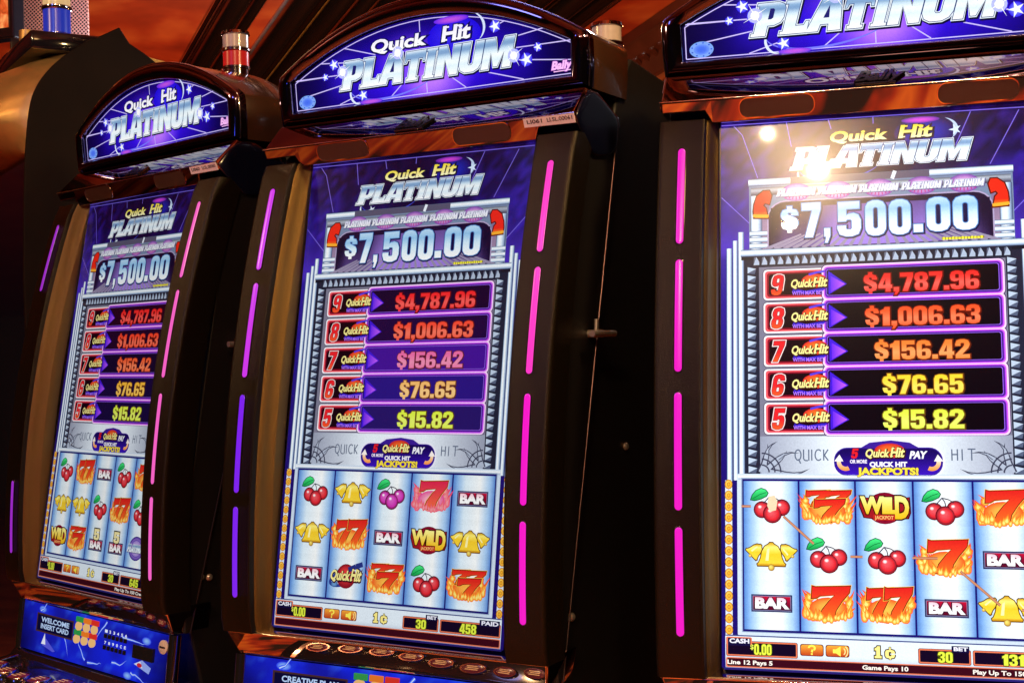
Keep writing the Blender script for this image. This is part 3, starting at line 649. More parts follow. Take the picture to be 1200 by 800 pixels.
# ---- shared artwork of the tall screen
SILV = ramp([(0, (50, 62, 96)), (.12, (186, 208, 232)), (.25, (236, 246, 255)), (.42, (252, 255, 255)), (.6, (222, 236, 250)), (.8, (160, 184, 216)), (.92, (104, 124, 164)), (1, (40, 50, 84))])
def vcol(A, x0, x1, z0, z1, lay, f=SILV):           # fluted silver column
    n = [x0 + (x1 - x0) * k for k in (.12, .25, .42, .6, .8, .92)]
    A.rect(x0, x1, z0, z1, lambda X, Y: f((X - x0) / (x1 - x0)), lay, n, 0)
def hbar(A, x0, x1, z0, z1, lay, f=SILV):
    n = [z0 + (z1 - z0) * k for k in (.12, .25, .42, .6, .8, .92)]
    A.rect(x0, x1, z0, z1, lambda X, Y: f((z1 - Y) / (z1 - z0)), lay, n)
def screen_art():
    base, tower, head = Art(), Art(), Art()
    def bg(x, z):
        q = mix((88, 56, 218), (16, 4, 46), (z - 130) / 95 - .08)
        q = mix(q, (58, 40, 200), .45 * (1 - abs(z - 215) / 75) * (abs(x) / 200))
        k = swirl(x, z) * (1 if z > 180 else .4)
        q = mix(q, (62, 34, 196), .46 * k * (abs(x) / 150))
        q = mix(q, (10, 4, 40), .25 * (1 - k))
        if z < 118: q = mix((30, 16, 110), (44, 28, 150), (z + 200) / 320)
        return q
    base.grid(-219, 219, -447, 322, 44, 77, bg, 0)
    LN = (120, 100, 222)
    base.line((-218, 312), (218, 309), 1.4, LN, .6)
    for a, b in (((-188, 296), (-166, 231)), ((-125, 312), (-118, 274)), ((-66, 311), (-62, 296)), ((-4, 311), (-4, 300)), ((127, 308), (96, 240)), ((190, 306), (150, 232)), ((-218, 205), (-178, 165)), ((218, 205), (178, 165)), ((-188, 296), (-200, 310))):
        base.line(a, b, 1.3, LN, .7)
    # stepped silver tower
    A = tower
    vcol(A, -211, -203, -196, 130, 1); vcol(A, -202, -195, -196, 141, 1.2); vcol(A, -194.5, -186, -196, 153, 1.4)
    vcol(A, 203, 211, -196, 130, 1); vcol(A, 195, 202, -196, 141, 1.2); vcol(A, 186, 194.5, -196, 153, 1.4)
    A.rect(-186, 186, -188, 126, (34, 36, 56), 1.6)
    A.rect(-178.5, 178.5, 124, 229, (120, 138, 170), 1.8)
    hbar(A, -179.5, 179.5, 219, 229.5, 2); hbar(A, -176, 176, 205, 216.5, 2, ramp([(0, (90, 96, 110)), (.3, (190, 200, 214)), (.6, (130, 134, 150)), (1, (60, 60, 84))]))
    A.rect(-120, 70, 219, 229, (88, 84, 110), 2.2); A.line((20, 219), (24, 230), 5, (236, 244, 255), 2.4)
    for sx in (-1, 1):
        vcol(A, *sorted((sx * 177, sx * 160)), 126, 205, 2.2)
        A.rect(*sorted((sx * 160, sx * 150)), 126, 205, lambda X, Y: mix((178, 150, 176), (120, 100, 140), (Y - 130) / 60), 2.2)
        for k in range(3): hbar(A, *sorted((sx * 178, sx * 152)), 128 + 9 * k, 135.5 + 9 * k, 2.6)
    # arched window
    arch = [(-151, 126), (-151, 172)] + [(-151 + 24 * (1 - math.cos(t)), 172 + 22 * math.sin(t)) for t in [math.pi / 2 * k / 5 for k in range(1, 6)]] + [(127, 194)] + [(127 + 24 * math.sin(t), 172 + 22 * math.cos(t)) for t in [math.pi / 2 * k / 5 for k in range(1, 6)]] + [(151, 126)]
    A.poly(grow(arch, 2), (176, 160, 200), 2.8)
    A.poly(arch, (26, 12, 50), 3)
    def win(x, z): return mix((160, 128, 226), (20, 8, 44), max(0, abs(x) - 30) / 118 + .28 * abs(math.sin(x * .05)) + (z - 175) / 60 * .5)
    A.grid(-148, 148, 128, 186, 30, 6, win, 3.2)
    for k in range(-12, 13):
        x = k * 11; A.line((x * .80, 146), (x * 1.18, 126.5), 2.2, (150, 140, 170), 3.4, 5)
    A.rect(-190, 190, 112, 118, (24, 26, 40), 3.6)
    hbar(A, -191, 191, 117, 127, 3.8)
    # red horn ornaments
    for sx in (-1, 1):
        P = [(171, 173), (152, 172), (155, 186), (159, 190), (156, 194), (150, 192), (147, 204), (150, 211), (158, 211), (167, 204), (171, 192), (172, 182)]
        P = [(sx * a, b) for a, b in P]
        A.poly(grow(P, 2), (96, 20, 10), 4); A.poly(P, lambda X, Y: mix((255, 170, 40), (240, 40, 22), (Y - 172) / 10), 4.2, [177, 182, 190])
        A.line((sx * 173, 176), (sx * 151, 174.5), 4, (250, 176, 50), 4.4)
    # badge row
    for x in (-112, -55, 1.6, 59, 115):
        A.disc(x, 207, 21, 13, (244, 190, 236), 4.6, 20, edge=(120, 60, 170), rings=2)
        for k in range(-3, 4): A.line((x + k * 3.2, 207), (x + k * 5, 196 + abs(k)), 1.3, (190, 40, 130), 4.8)
        platinum(A, x - 27, x + 25, 202.5, 212.5, 5, outl=1.1, shear=.22, deep=(60, 30, 120), ch=ramp([(0, (255, 255, 255)), (1, (226, 226, 250))]))
    # teeth
    for k in range(31):
        x = -168 + k * 11.2
        A.rect(x - 5.6, x + 5.6, 103, 117, (30, 32, 50), 4)
        A.poly([(x - 4.6, 104.5), (x + 3.4, 104.5), (x + 3.4, 109), (x - .6, 116)], (176, 190, 214), 4.2); A.poly([(x - 4.6, 104.5), (x - .6, 116), (x - 3.8, 115)], (96, 104, 130), 4.3)
    for sx in (-1, 1):
        for k in range(25):
            z = 102 - k * 11.6
            A.poly([(sx * 181 if sx < 0 else 167, z), (sx * 181 if sx < 0 else 167, z - 9), ((-169 if sx < 0 else 179), z - 3)], (190, 206, 228), 4.2)
            A.poly([(sx * 181 if sx < 0 else 167, z - 9), ((-169 if sx < 0 else 179), z - 3), ((-171 if sx < 0 else 177), z - 10.4)], (86, 96, 124), 4.1)
    A.rect(-165, 165, -187, 101, (126, 124, 146), 3.9)
    # jackpot digits
    f = ramp([(0, (255, 255, 255)), (.45, (214, 240, 255)), (.75, (150, 200, 240)), (1, (190, 224, 250))])
    for tx, a, b, lo, hi in (('$', -133, -110, 152, 184), ('7', -104, -79, 141.5, 190), (',', -73, -66, 141.5, 190), ('5', -55, -24, 140.5, 189), ('0', -17, 10, 140, 189), ('0', 15, 43, 140, 188.5), ('.', 47.5, 59, 142, 189), ('0', 65, 95, 142, 189), ('0', 100, 131, 142.5, 189)):
        if tx in ',.': hi = lo + (hi - lo)
        nums(A, tx, a, b, lo, hi, [(2.8, (14, 10, 66), .8, -1), (1.5, (86, 136, 205), 0, 0), (.3, lambda X, Y: f((Y - lo) / (hi - lo)), 0, 0)], 6, [lo + (hi - lo) * q for q in (.2, .45, .6, .75, .9)])
    A.rect(84, 139, 129.5, 132.6, (150, 140, 20), 7); 
    for k in range(13): A.rect(85 + k * 4.1, 87.8 + k * 4.1, 129, 133 - (k % 3) * .5, (250, 240, 60), 7.2)
    # title
    A = head
    A.disc(64, 283, 40, 22, (24, 40, 190), .8, 26, edge=(26, 12, 90), rings=2); A.disc(60, 301, 26, 4.6, (226, 70, 220), 1, 18, edge=(80, 30, 160), rings=2)
    A.ring(84, 285, 24, 18, 4, (190, 210, 245), 1, a0=-.8, a1=1.2, crescent=True)
    A.ring(-50, 246, 58, 24, 3, (60, 70, 200), 1, a0=math.pi, a1=2 * math.pi - .3, crescent=True, rot=.1); A.ring(-94, 233, 15, 15, 3, (220, 232, 255), 1, a0=math.pi * .7, a1=math.pi * 1.6, crescent=True)
    A.disc(-72, 220.5, 24, 3.4, (206, 40, 214), 1.2, 16, edge=(90, 30, 180), rings=2)
    A.star(-86, 229, 8, (226, 240, 255), 1.4); A.star(106, 284, 9, (214, 232, 255), 1.4)
    platinum(A, -118, 119, 240, 271, 2, outl=2.3)
    quickhit(A, -64, 12, 31, 73, 277, 292, lambda X, Y: mix((255, 250, 200), (250, 226, 70), (Y - 277) / 15), 5.4, out=(20, 14, 40))
    return base, tower, head

def row_art(k, num, amt, xs, colr, dark=(10, 4, 14), num_col=(236, 36, 44)):
    A = Art(); dz = -46.7 * k
    def z(v): return v + dz
    A.poly(rr(-160, -70, z(52.5), z(98), 6), (60, 60, 80), 4.8); A.poly(rr(-159, -70, z(53.5), z(97), 5), (246, 240, 250), 5); A.poly(rr(-156.6, -70, z(55.8), z(94.8), 4), (250, 90, 100), 5.2); A.poly(rr(-154, -72, z(58), z(92.6), 4), (140, 12, 40), 5.4); A.poly(rr(-151.5, -72, z(60.5), z(90.3), 4), (26, 4, 16), 5.6)
    A.poly(rr(-79, 164, z(50.4), z(101), 7), (60, 50, 90), 5.7); A.poly(rr(-78, 163, z(51), z(100.4), 7), (250, 214, 255), 5.8); A.poly(rr(-75.8, 160.8, z(53), z(98.4), 6), (214, 96, 244), 6); A.poly(rr(-74.2, 159, z(54.6), z(96.8), 5), (120, 30, 196), 6.2); A.poly(rr(-73, 157.6, z(56), z(95.6), 4), (46, 12, 110), 6.3)
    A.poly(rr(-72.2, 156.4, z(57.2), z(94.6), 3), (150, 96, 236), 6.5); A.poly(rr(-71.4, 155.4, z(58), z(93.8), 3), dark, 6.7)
    A.poly([(-71, z(88)), (-71, z(62)), (-64, z(60)), (-64, z(90))], (30, 10, 110), 6.8)
    A.poly([(-69, z(92)), (-69, z(59)), (-44, z(73))], (66, 26, 214), 6.9); A.poly([(-66, z(85)), (-66, z(62)), (-46.5, z(73))], lambda X, Y: mix((104, 40, 236), (196, 92, 250), (X + 66) / 14), 7.1)
    nums(A, num, -149, -134, z(60.5), z(89), [(2.0, (255, 226, 226), 0, 0), (.75, (110, 2, 14), 0, 0), (.05, lambda X, Y: mix((255, 104, 40), num_col, (Y - z(58)) / 16), 0, 0)], 7, [z(68), z(74), z(82)], shear=.16)
    A.disc(-88, z(79), 18, 10, (255, 130, 40), 6.2, 20, edge=(220, 40, 40), rings=2); A.path([(-118, z(67)), (-100, z(63)), (-80, z(66)), (-72, z(70))], 4.5, (50, 30, 200), 6.1)
    A.path([(-96, z(88)), (-84, z(91)), (-74, z(92))], 3, (80, 60, 220), 6.4)
    quickhit(A, -121, -92, -90, -72, z(71), z(82), CREAM, 7.3, out=(60, 16, 20), shear=.2)
    A.text('WITH MAX BET', -119, -76, z(60), z(65), (176, 116, 255), 7.2, .03)
    s = z(60.3); e = z(85.5)
    nums(A, amt, xs[0], xs[1], s, e, [(2.0, mix(colr, (50, 0, 0), .78), .4, -.5), (.9, mix(colr, (60, 6, 0), .5), 0, 0), (.0, lambda X, Y: mix(mix(colr, (255, 255, 220), .28), colr, abs((Y - s) / (e - s) - .35) * 2), 0, 0)], 7.3, [s + (e - s) * q for q in (.2, .4, .6, .8)])
    return A
def lower_art():
    A = Art()
    A.grid(-165, 165, -187, -136, 24, 4, lambda x, z: mix((236, 246, 255), (150, 156, 178), (abs(x) - 60) / 110), 4.2)
    for sx in (-1, 1):
        ox, oz = sx * 163, -185
        for k, (ang, L) in enumerate(((6, 66), (24, 58), (42, 46), (60, 48), (80, 40))):
            t = R_(ang); P = []
            for q in range(7):
                u = q / 6; tt = t + .28 * math.sin(u * 3) * (1 if k % 2 else -.6)
                P.append((ox - sx * L * u * math.cos(tt), oz + L * u * math.sin(tt)))
            A.path(P, 13, (58, 60, 82), 4.5, True); A.path(P[:6], 8.6, (176, 186, 206), 4.7, True)
        for r in (26, 18, 10): A.ring(ox, oz, r, r, 2, (60, 62, 84), 4.9, 14, a0=0 if sx < 0 else math.pi / 2, a1=math.pi / 2 if sx < 0 else math.pi)
    # slim art-deco capitals
    DG = (92, 104, 128)
    def st(x, ops):
        for a, b in ops: A.line((x + a[0], -169 + a[1]), (x + b[0], -169 + b[1]), 1.7, DG, 5)
    x = -118
    A.ring(x + 4.5, -161.5, 4, 7, 1.7, DG, 5); st(x, [((5, 2), (8, -4))])
    st(x + 12, [((0, 15), (0, 2)), ((0, 2), (2, 0)), ((2, 0), (6, 0)), ((7, 0), (7, 15))]); st(x + 23, [((0, 0), (0, 15))])
    A.ring(x + 32, -161.5, 4.5, 7.2, 1.7, DG, 5, a0=.8, a1=5.5); st(x + 39, [((0, 0), (0, 15)), ((0, 6), (6, 15)), ((1, 7), (6, 0))])
    x = 88
    st(x, [((0, 0), (0, 15)), ((7, 0), (7, 15)), ((0, 8), (7, 8))]); st(x + 13, [((0, 0), (0, 15))]); st(x + 25, [((0, 0), (0, 15)), ((-5, 15), (5, 15))])
    # badge
    P = rr(-64, 75, -188, -153, 16, 6)
    hump = [(-30, -152), (-18, -145), (10, -142), (34, -145), (46, -152)]
    A.poly(grow(P, 4), (240, 240, 255), 5); A.poly(grow([(-40, -160)] + hump + [(56, -160)], 4), (240, 240, 255), 5.05)
    A.poly(grow(P, 1.5), (60, 30, 150), 5.2); A.poly([(-40, -160)] + hump + [(56, -160)], (60, 30, 150), 5.3); A.poly(P, lambda X, Z_: mix((60, 20, 190), (26, 8, 90), (Z_ + 188) / 30), 5.5, [-175, -165])
    A.disc(8, -156, 20, 10, (250, 120, 40), 5.7, 18, edge=(200, 30, 40), rings=2)
    nums(A, '5', -43, -35, -166, -153, [(.8, (90, 0, 20), 0, 0), (.2, (232, 30, 44), 0, 0)], 6, shear=.2); quickhit(A, -24, 6, 9, 26, -164, -153.5, CREAM, 6, out=(60, 16, 20), shear=.2)
    A.text('PAY', 34, 54, -166, -157, (246, 246, 255), 6, .05, .2); A.text('OR MORE', -44, -22, -172.5, -168, (246, 236, 255), 6, .04)
    A.text('QUICK HIT', -18, 30, -177, -171, (250, 246, 255), 6.2, .05); A.text('JACKPOTS!', -34, 44, -187.5, -179, (80, 30, 10), 6.2, .09); A.text('JACKPOTS!', -34, 44, -187.5, -179, (252, 226, 70), 6.4, .05)
    for sx, cx in ((-1, -50), (1, 62)):
        A.ring(cx, -171, 9, 9, 5.5, lambda X, Z_: mix((255, 150, 60), (255, 250, 240), (Z_ + 182) / 16), 6.1, 12, a0=math.pi * (.95 if sx < 0 else 1.35), a1=math.pi * (1.65 if sx < 0 else 2.05))
        A.poly([(cx + sx * 9 - 6, -170), (cx + sx * 9 + 6, -170), (cx + sx * 8, -161)], (255, 246, 240), 6.2)
    return A
def reel_window_art():
    A = Art()
    A.poly(rr(-197, 197, -403.5, -187, 2), (206, 222, 240), 5); hbar(A, -196, 196, -195, -188, 5.2, ramp([(0, (200, 215, 235)), (.4, (250, 253, 255)), (1, (160, 180, 210))]))
    A.rect(-191.5, 191.5, -399, -192.5, (150, 170, 200), 5.4); A.rect(-190, 190, -398, -194, (26, 18, 110), 5.6)
    A.rect(-213, 213, -404.6, -403, (60, 70, 130), 5.2)
    for sx in (-1, 1):
        A.rect(*sorted((sx * 213.5, sx * 204)), -404, -196, (226, 232, 242), 5)
        for k in range(14):
            z = -201.5 - k * 15.0
            A.disc(sx * 208.8, z, 5.6, 6.8, (120, 70, 6), 5.3, 12); A.disc(sx * 208.8, z, 5.0, 6.2, (255, 226, 110), 5.5, 12, edge=(236, 150, 20), hx=-.2, hz=.3, rings=2); A.disc(sx * 208.8, z, 2.6, 3.2, (255, 200, 60), 5.7, 8, edge=(200, 110, 10), rings=1)
    return A
def reel_art(k):
    A = Art(); x0, x1 = [-188, -112, -37, 38, 114][k], [-114.5, -39.5, 35.5, 111.5, 188][k]
    f = ramp([(0, (88, 136, 212)), (.11, (146, 190, 240)), (.32, (232, 247, 255)), (.65, (252, 255, 255)), (.87, (176, 212, 248)), (1, (92, 140, 214))])
    for j in range(24):
        za, zb = -395 + 198 * j / 24, -395 + 198 * (j + 1) / 24; q = .985 if j % 2 else 1.0
        A.rect(x0, x1, za, zb, lambda X, Z_: tuple(v * q for v in f((X - x0) / (x1 - x0))), 6, [x0 + (x1 - x0) * t for t in (.05, .1, .2, .3, .65, .8, .88)], 0)
    return A
def meter_art(bet, paid, msgs):
    A = Art(); BX = (232, 120, 84)
    A.rect(-214, 214, -446, -404.6, lambda X, Z_: mix((150, 160, 190), (228, 240, 250), (Z_ + 446) / 20), 5, [-436, -426])
    def bx(x0, x1, z0, z1):
        A.poly(rr(x0, x1, z0, z1, 2.4), (90, 20, 30), 5.6); A.poly(rr(x0 + .7, x1 - .7, z0 + .7, z1 - .7, 2), BX, 5.8); A.poly(rr(x0 + 2.4, x1 - 2.4, z0 + 2.4, z1 - 2.4, 1), (20, 6, 34), 6)
    bx(-213, -117, -431, -410.5); A.poly(rr(-213, -178, -416, -405.5, 2), BX, 6.1); A.rect(-210.6, -180, -417, -407, (20, 14, 60), 6.2)
    A.text('CASH', -208, -182, -413.5, -408, (240, 240, 255), 6.4, .04)
    A.text('$', -180, -176, -421, -415, (230, 240, 90), 6.4, .02); nums(A, '0.00', -175, -152, -428, -414, [(1.0, (80, 86, 8), 0, 0), (.1, (228, 242, 70), 0, 0)], 6.4)
    for i, x in enumerate((-114, -80.5)):
        A.poly(rr(x, x + 31, -427, -411.5, 3), (110, 30, 20), 5.8); A.poly(rr(x + 1, x + 30, -426, -412.5, 3), lambda X, Z_: mix((196, 70, 30), (246, 170, 60), (Z_ + 426) / 13), 6, [-420])
    A.ring(-98.5, -416.5, 4, 3, 2.6, (255, 240, 90), 6.3, 10, a0=-.9, a1=math.pi); A.line((-97.6, -418.4), (-98.6, -422), 2.6, (255, 240, 90), 6.35); A.disc(-98.6, -424.2, 1.5, 1.3, (255, 240, 90), 6.4, 8); A.poly([(-71, -417), (-71, -422), (-67, -422), (-61, -426), (-61, -413), (-67, -417)], (255, 240, 90), 6.3)
    A.ring(-60, -419.5, 5, 5, 1.4, (255, 230, 150), 6.3, 10, a0=-.9, a1=.9); A.ring(-60, -419.5, 8.4, 8.4, 1.4, (255, 230, 150), 6.3, 10, a0=-.9, a1=.9)
    nums(A, 'i', -17, -8.5, -426, -411, [(1.5, (60, 44, 14), 0, 0), (.2, (255, 238, 140), 0, 0)], 6); nums(A, 'c', -3.5, 8.5, -425.5, -412.5, [(1.5, (60, 44, 14), 0, 0), (.2, (255, 238, 140), 0, 0)], 6.05)
    A.line((2.5, -428), (2.5, -424), 3.4, (60, 44, 14), 5.99); A.line((2.5, -415.5), (2.5, -411), 3.4, (60, 44, 14), 5.99); A.line((2.5, -427.5), (2.5, -424.6), 1.8, (255, 238, 140), 6.5); A.line((2.5, -415.2), (2.5, -411.6), 1.8, (255, 238, 140), 6.5)
    bx(38, 104, -431, -411.5); A.rect(80, 102, -415, -407, (20, 14, 60), 6.2); A.text('BET', 83, 100, -413, -408.5, (240, 240, 255), 6.4, .04); nums(A, bet, 63, 81, -428.5, -415, [(1.0, (80, 86, 8), 0, 0), (.1, (228, 242, 70), 0, 0)], 6.6)
    bx(106, 213, -431, -411.5); A.rect(176, 211, -416, -407, (20, 14, 60), 6.2); A.text('PAID', 180, 208, -414, -408.5, (240, 240, 255), 6.4, .04)
    nums(A, paid, 142, 142 + 9.6 * len(paid), -429, -415, [(1.0, (80, 86, 8), 0, 0), (.1, (228, 242, 70), 0, 0)], 6.6)
    A.poly(rr(-213, 213, -445.3, -432.3, 2), BX, 5.8); A.poly(rr(-211.5, 211.5, -443.8, -433.6, 1.5), (60, 8, 24), 6)
    for tx, a, b in msgs: A.text(tx, a, b, -441.2, -436, (255, 246, 236), 6.4, .03)
    A.rect(-216, 216, -449, -446, (40, 30, 110), 4.6)
    return A
def payline_art():
    A = Art(); C = (206, 140, 104)
    for a, b in (((-191, -231), (-178, -231)), ((-134, -244), (-94, -280)), ((-46, -296), (-30, -296)), ((34, -296), (66, -296)), ((94, -312), (142, -354)), ((168, -359), (188, -359))): A.line(a, b, 3.4, (120, 60, 50), 18); A.line(a, b, 2.4, C, 18.2)
    A.poly([(-154, -218), (-146, -216), (-142, -224), (-144, -236), (-152, -238), (-156, -230)], (240, 214, 176), 12.4)
    return A
def panel_art(msg):
    base, A, Dp, Em = Art(), Art(), Art(), Art()
    def c(x, z):
        q = mix((24, 24, 150), (24, 40, 240), vnoise(x * .03 + 5, z * .05)); q = mix(q, (60, 120, 255), max(0, vnoise(x * .05, z * .08 + 3) - .6) * 1.6)
        return mix(q, (10, 6, 70), (abs(x) - 200) / 110 + (-z - 560) / 90 * .5)
    base.grid(-277, 277, -596, -501, 46, 10, c, 0)
    rnd = random.Random(4)
    for sx, sz, n, dx, dz in ((-205, -515, 5, 8, 9), (-60, -528, 6, 9, -6), (60, -505, 5, -6, -8), (120, -525, 8, 12, .5), (-10, -585, 5, -9, 7), (0, -588, 5, 10, 4), (90, -575, 6, 9, 3), (160, -583, 7, 9, -1), (-100, -548, 5, 4, -8)):
        P = [(sx, sz)]
        for k in range(n): P.append((P[-1][0] + dx * rnd.uniform(.6, 1.5), P[-1][1] + dz * rnd.uniform(.2, 1.6) + rnd.uniform(-2.5, 2.5)))
        A.path(P, 7, (52, 84, 250), 1, True); A.path(P, 3.4, (110, 150, 255), 1.1, True); A.path(P, 1.6, (214, 232, 255), 1.2, True)
    for x, z in ((-196, -511), (205, -521), (-88, -545), (150, -590)):
        A.disc(x, z, 16, 7, (150, 200, 255), .9, 16, edge=(30, 50, 236), rings=2)
    Dp.rect(-218, -66, -556, -519, (70, 40, 40), 1.5); Dp.rect(-214, -70, -553, -522, (12, 10, 52), 1.7)
    for r, ln in enumerate(msg): Dp.text(ln, -198, -84, -535 - r * 13, -526 - r * 13, (190, 215, 255), 2, .03)
    A.poly([(-190, -578), (-178, -556), (-172, -578)], (236, 240, 255), 1.6); A.poly([(-172, -566), (-130, -586), (-140, -588), (-186, -580)], (90, 90, 220), 1.5)
    Em.poly([(168, -566), (196, -556), (228, -566), (222, -577)], (150, 170, 240), 1.6); Em.poly([(170, -566), (190, -559), (200, -570)], (230, 230, 250), 1.8); Em.disc(188, -566, 9, 4, (200, 40, 60), 2, 10)
    base.t += A.t
    return base, Dp, Em

# ------------------------------------------------------------------ building the machine
ART = {}
def t_(p): return p
def side_bezel(parent, sx, bars):
    zs = [-0.4577 + (0.3195 + 0.4577) * k / 36 for k in range(37)]
    sec = [(0.305, 0.058), (0.3055, 0.011), (0.305, 0.006), (0.3035, 0.0025), (0.3005, 0.0006), (0.297, 0.0), (0.244, 0.0), (0.2415, -0.0015), (0.2385, -0.001), (0.237, 0.003), (0.2365, 0.010), (0.2365, 0.058)]
    inn = [(0.2364, 0.0075), (0.2315, 0.0125), (0.2305, 0.018), (0.2240, 0.0325), (0.2225, 0.0335), (0.2215, 0.036), (0.2215, 0.058), (0.2364, 0.058)]
    b = None
    for nm, sc, mt in (('side_bezel', sec, M['bezel']), ('inner_trim', inn, M['reveal'])):
        loops = []
        for z in zs:
            e = 0.004 if z in (zs[0], zs[-1]) else 0
            loops.append([Z((sx * x, pb(z) + o + (e if o < .02 else 0), z)) for x, o in sc])
        v, f = loft(loops); o_ = obj(nm, v, f, mt, b or t_(parent), smooth=40); b = b or o_
    zb = [0.2732, 0.1394, 0.1108, -0.0398, -0.0743, -0.2276, -0.2564, -0.397]
    for k in range(4):
        if bars[k] is None: continue
        z1, z0 = zb[2 * k] + .003, zb[2 * k + 1] - .003; r = 0.0052
        for nm, rr_, mat_, d in (('light_bar', r, M[bars[k]], 0.0016), ('light_bar_rim', r + .0014, M['gloss'], 0.0009)):
            cs = []
            n = 14
            za, zc = z0 + r, z1 - r
            left, right = [], []
            for i in range(9): t = math.pi * i / 8; cs.append((rr_ * math.cos(t), zc + rr_ * math.sin(t)))
            for i in range(1, n): cs.append((-rr_, zc + (za - zc) * i / n))
            for i in range(9): t = math.pi + math.pi * i / 8; cs.append((rr_ * math.cos(t), za + rr_ * math.sin(t)))
            for i in range(1, n): cs.append((rr_, za + (zc - za) * i / n))
            cen = [(0.0, q[1]) for q in cs]
            L = [[Z((sx * .27 + x, pb(z) + .002, z)) for x, z in cs], [Z((sx * .27 + x, pb(z) - d * .6, z)) for x, z in cs], [Z((sx * .27 + x * .72, pb(z) - d, zc if z > zc else za if z < za else z)) if False else Z((sx * .27 + x * .72, pb(z) - d, z)) for x, z in cs]]
            V, F = loft(L, True, False); o0 = len(V); V += [Z((sx * .27, pb(z) - d * 1.02, z)) for _, z in cs]; m = len(cs)
            for i in range(m): F.append((2 * m + i, 2 * m + (i + 1) % m, o0 + (i + 1) % m, o0 + i))
            obj(nm, V, F, mat_, b, smooth=60)
    return b

def arch_outer(n=28): 
    P = [(-0.302, 0.3945), (-0.3055, 0.430), (-0.306, 0.468)]
    for i in range(n + 1):
        x = -0.302 + 0.604 * i / n; P.append((x, 0.578 - 1.08 * x * x))
    return P + [(0.306, 0.468), (0.3055, 0.430), (0.302, 0.3945)]
def arch_inner(n=28, g=0.0):
    P = [(-0.2745 - g, 0.4145 - g), (-0.2755 - g, 0.440), (-0.276 - g, 0.464)]
    for i in range(n + 1):
        x = (-0.276 - g) + (0.552 + 2 * g) * i / n; P.append((x, 0.5445 + g - 1.0 * x * x * (.276 / (.276 + g)) ** 2))
    return P + [(0.276 + g, 0.464), (0.2755 + g, 0.440), (0.2745 + g, 0.4145 - g)]

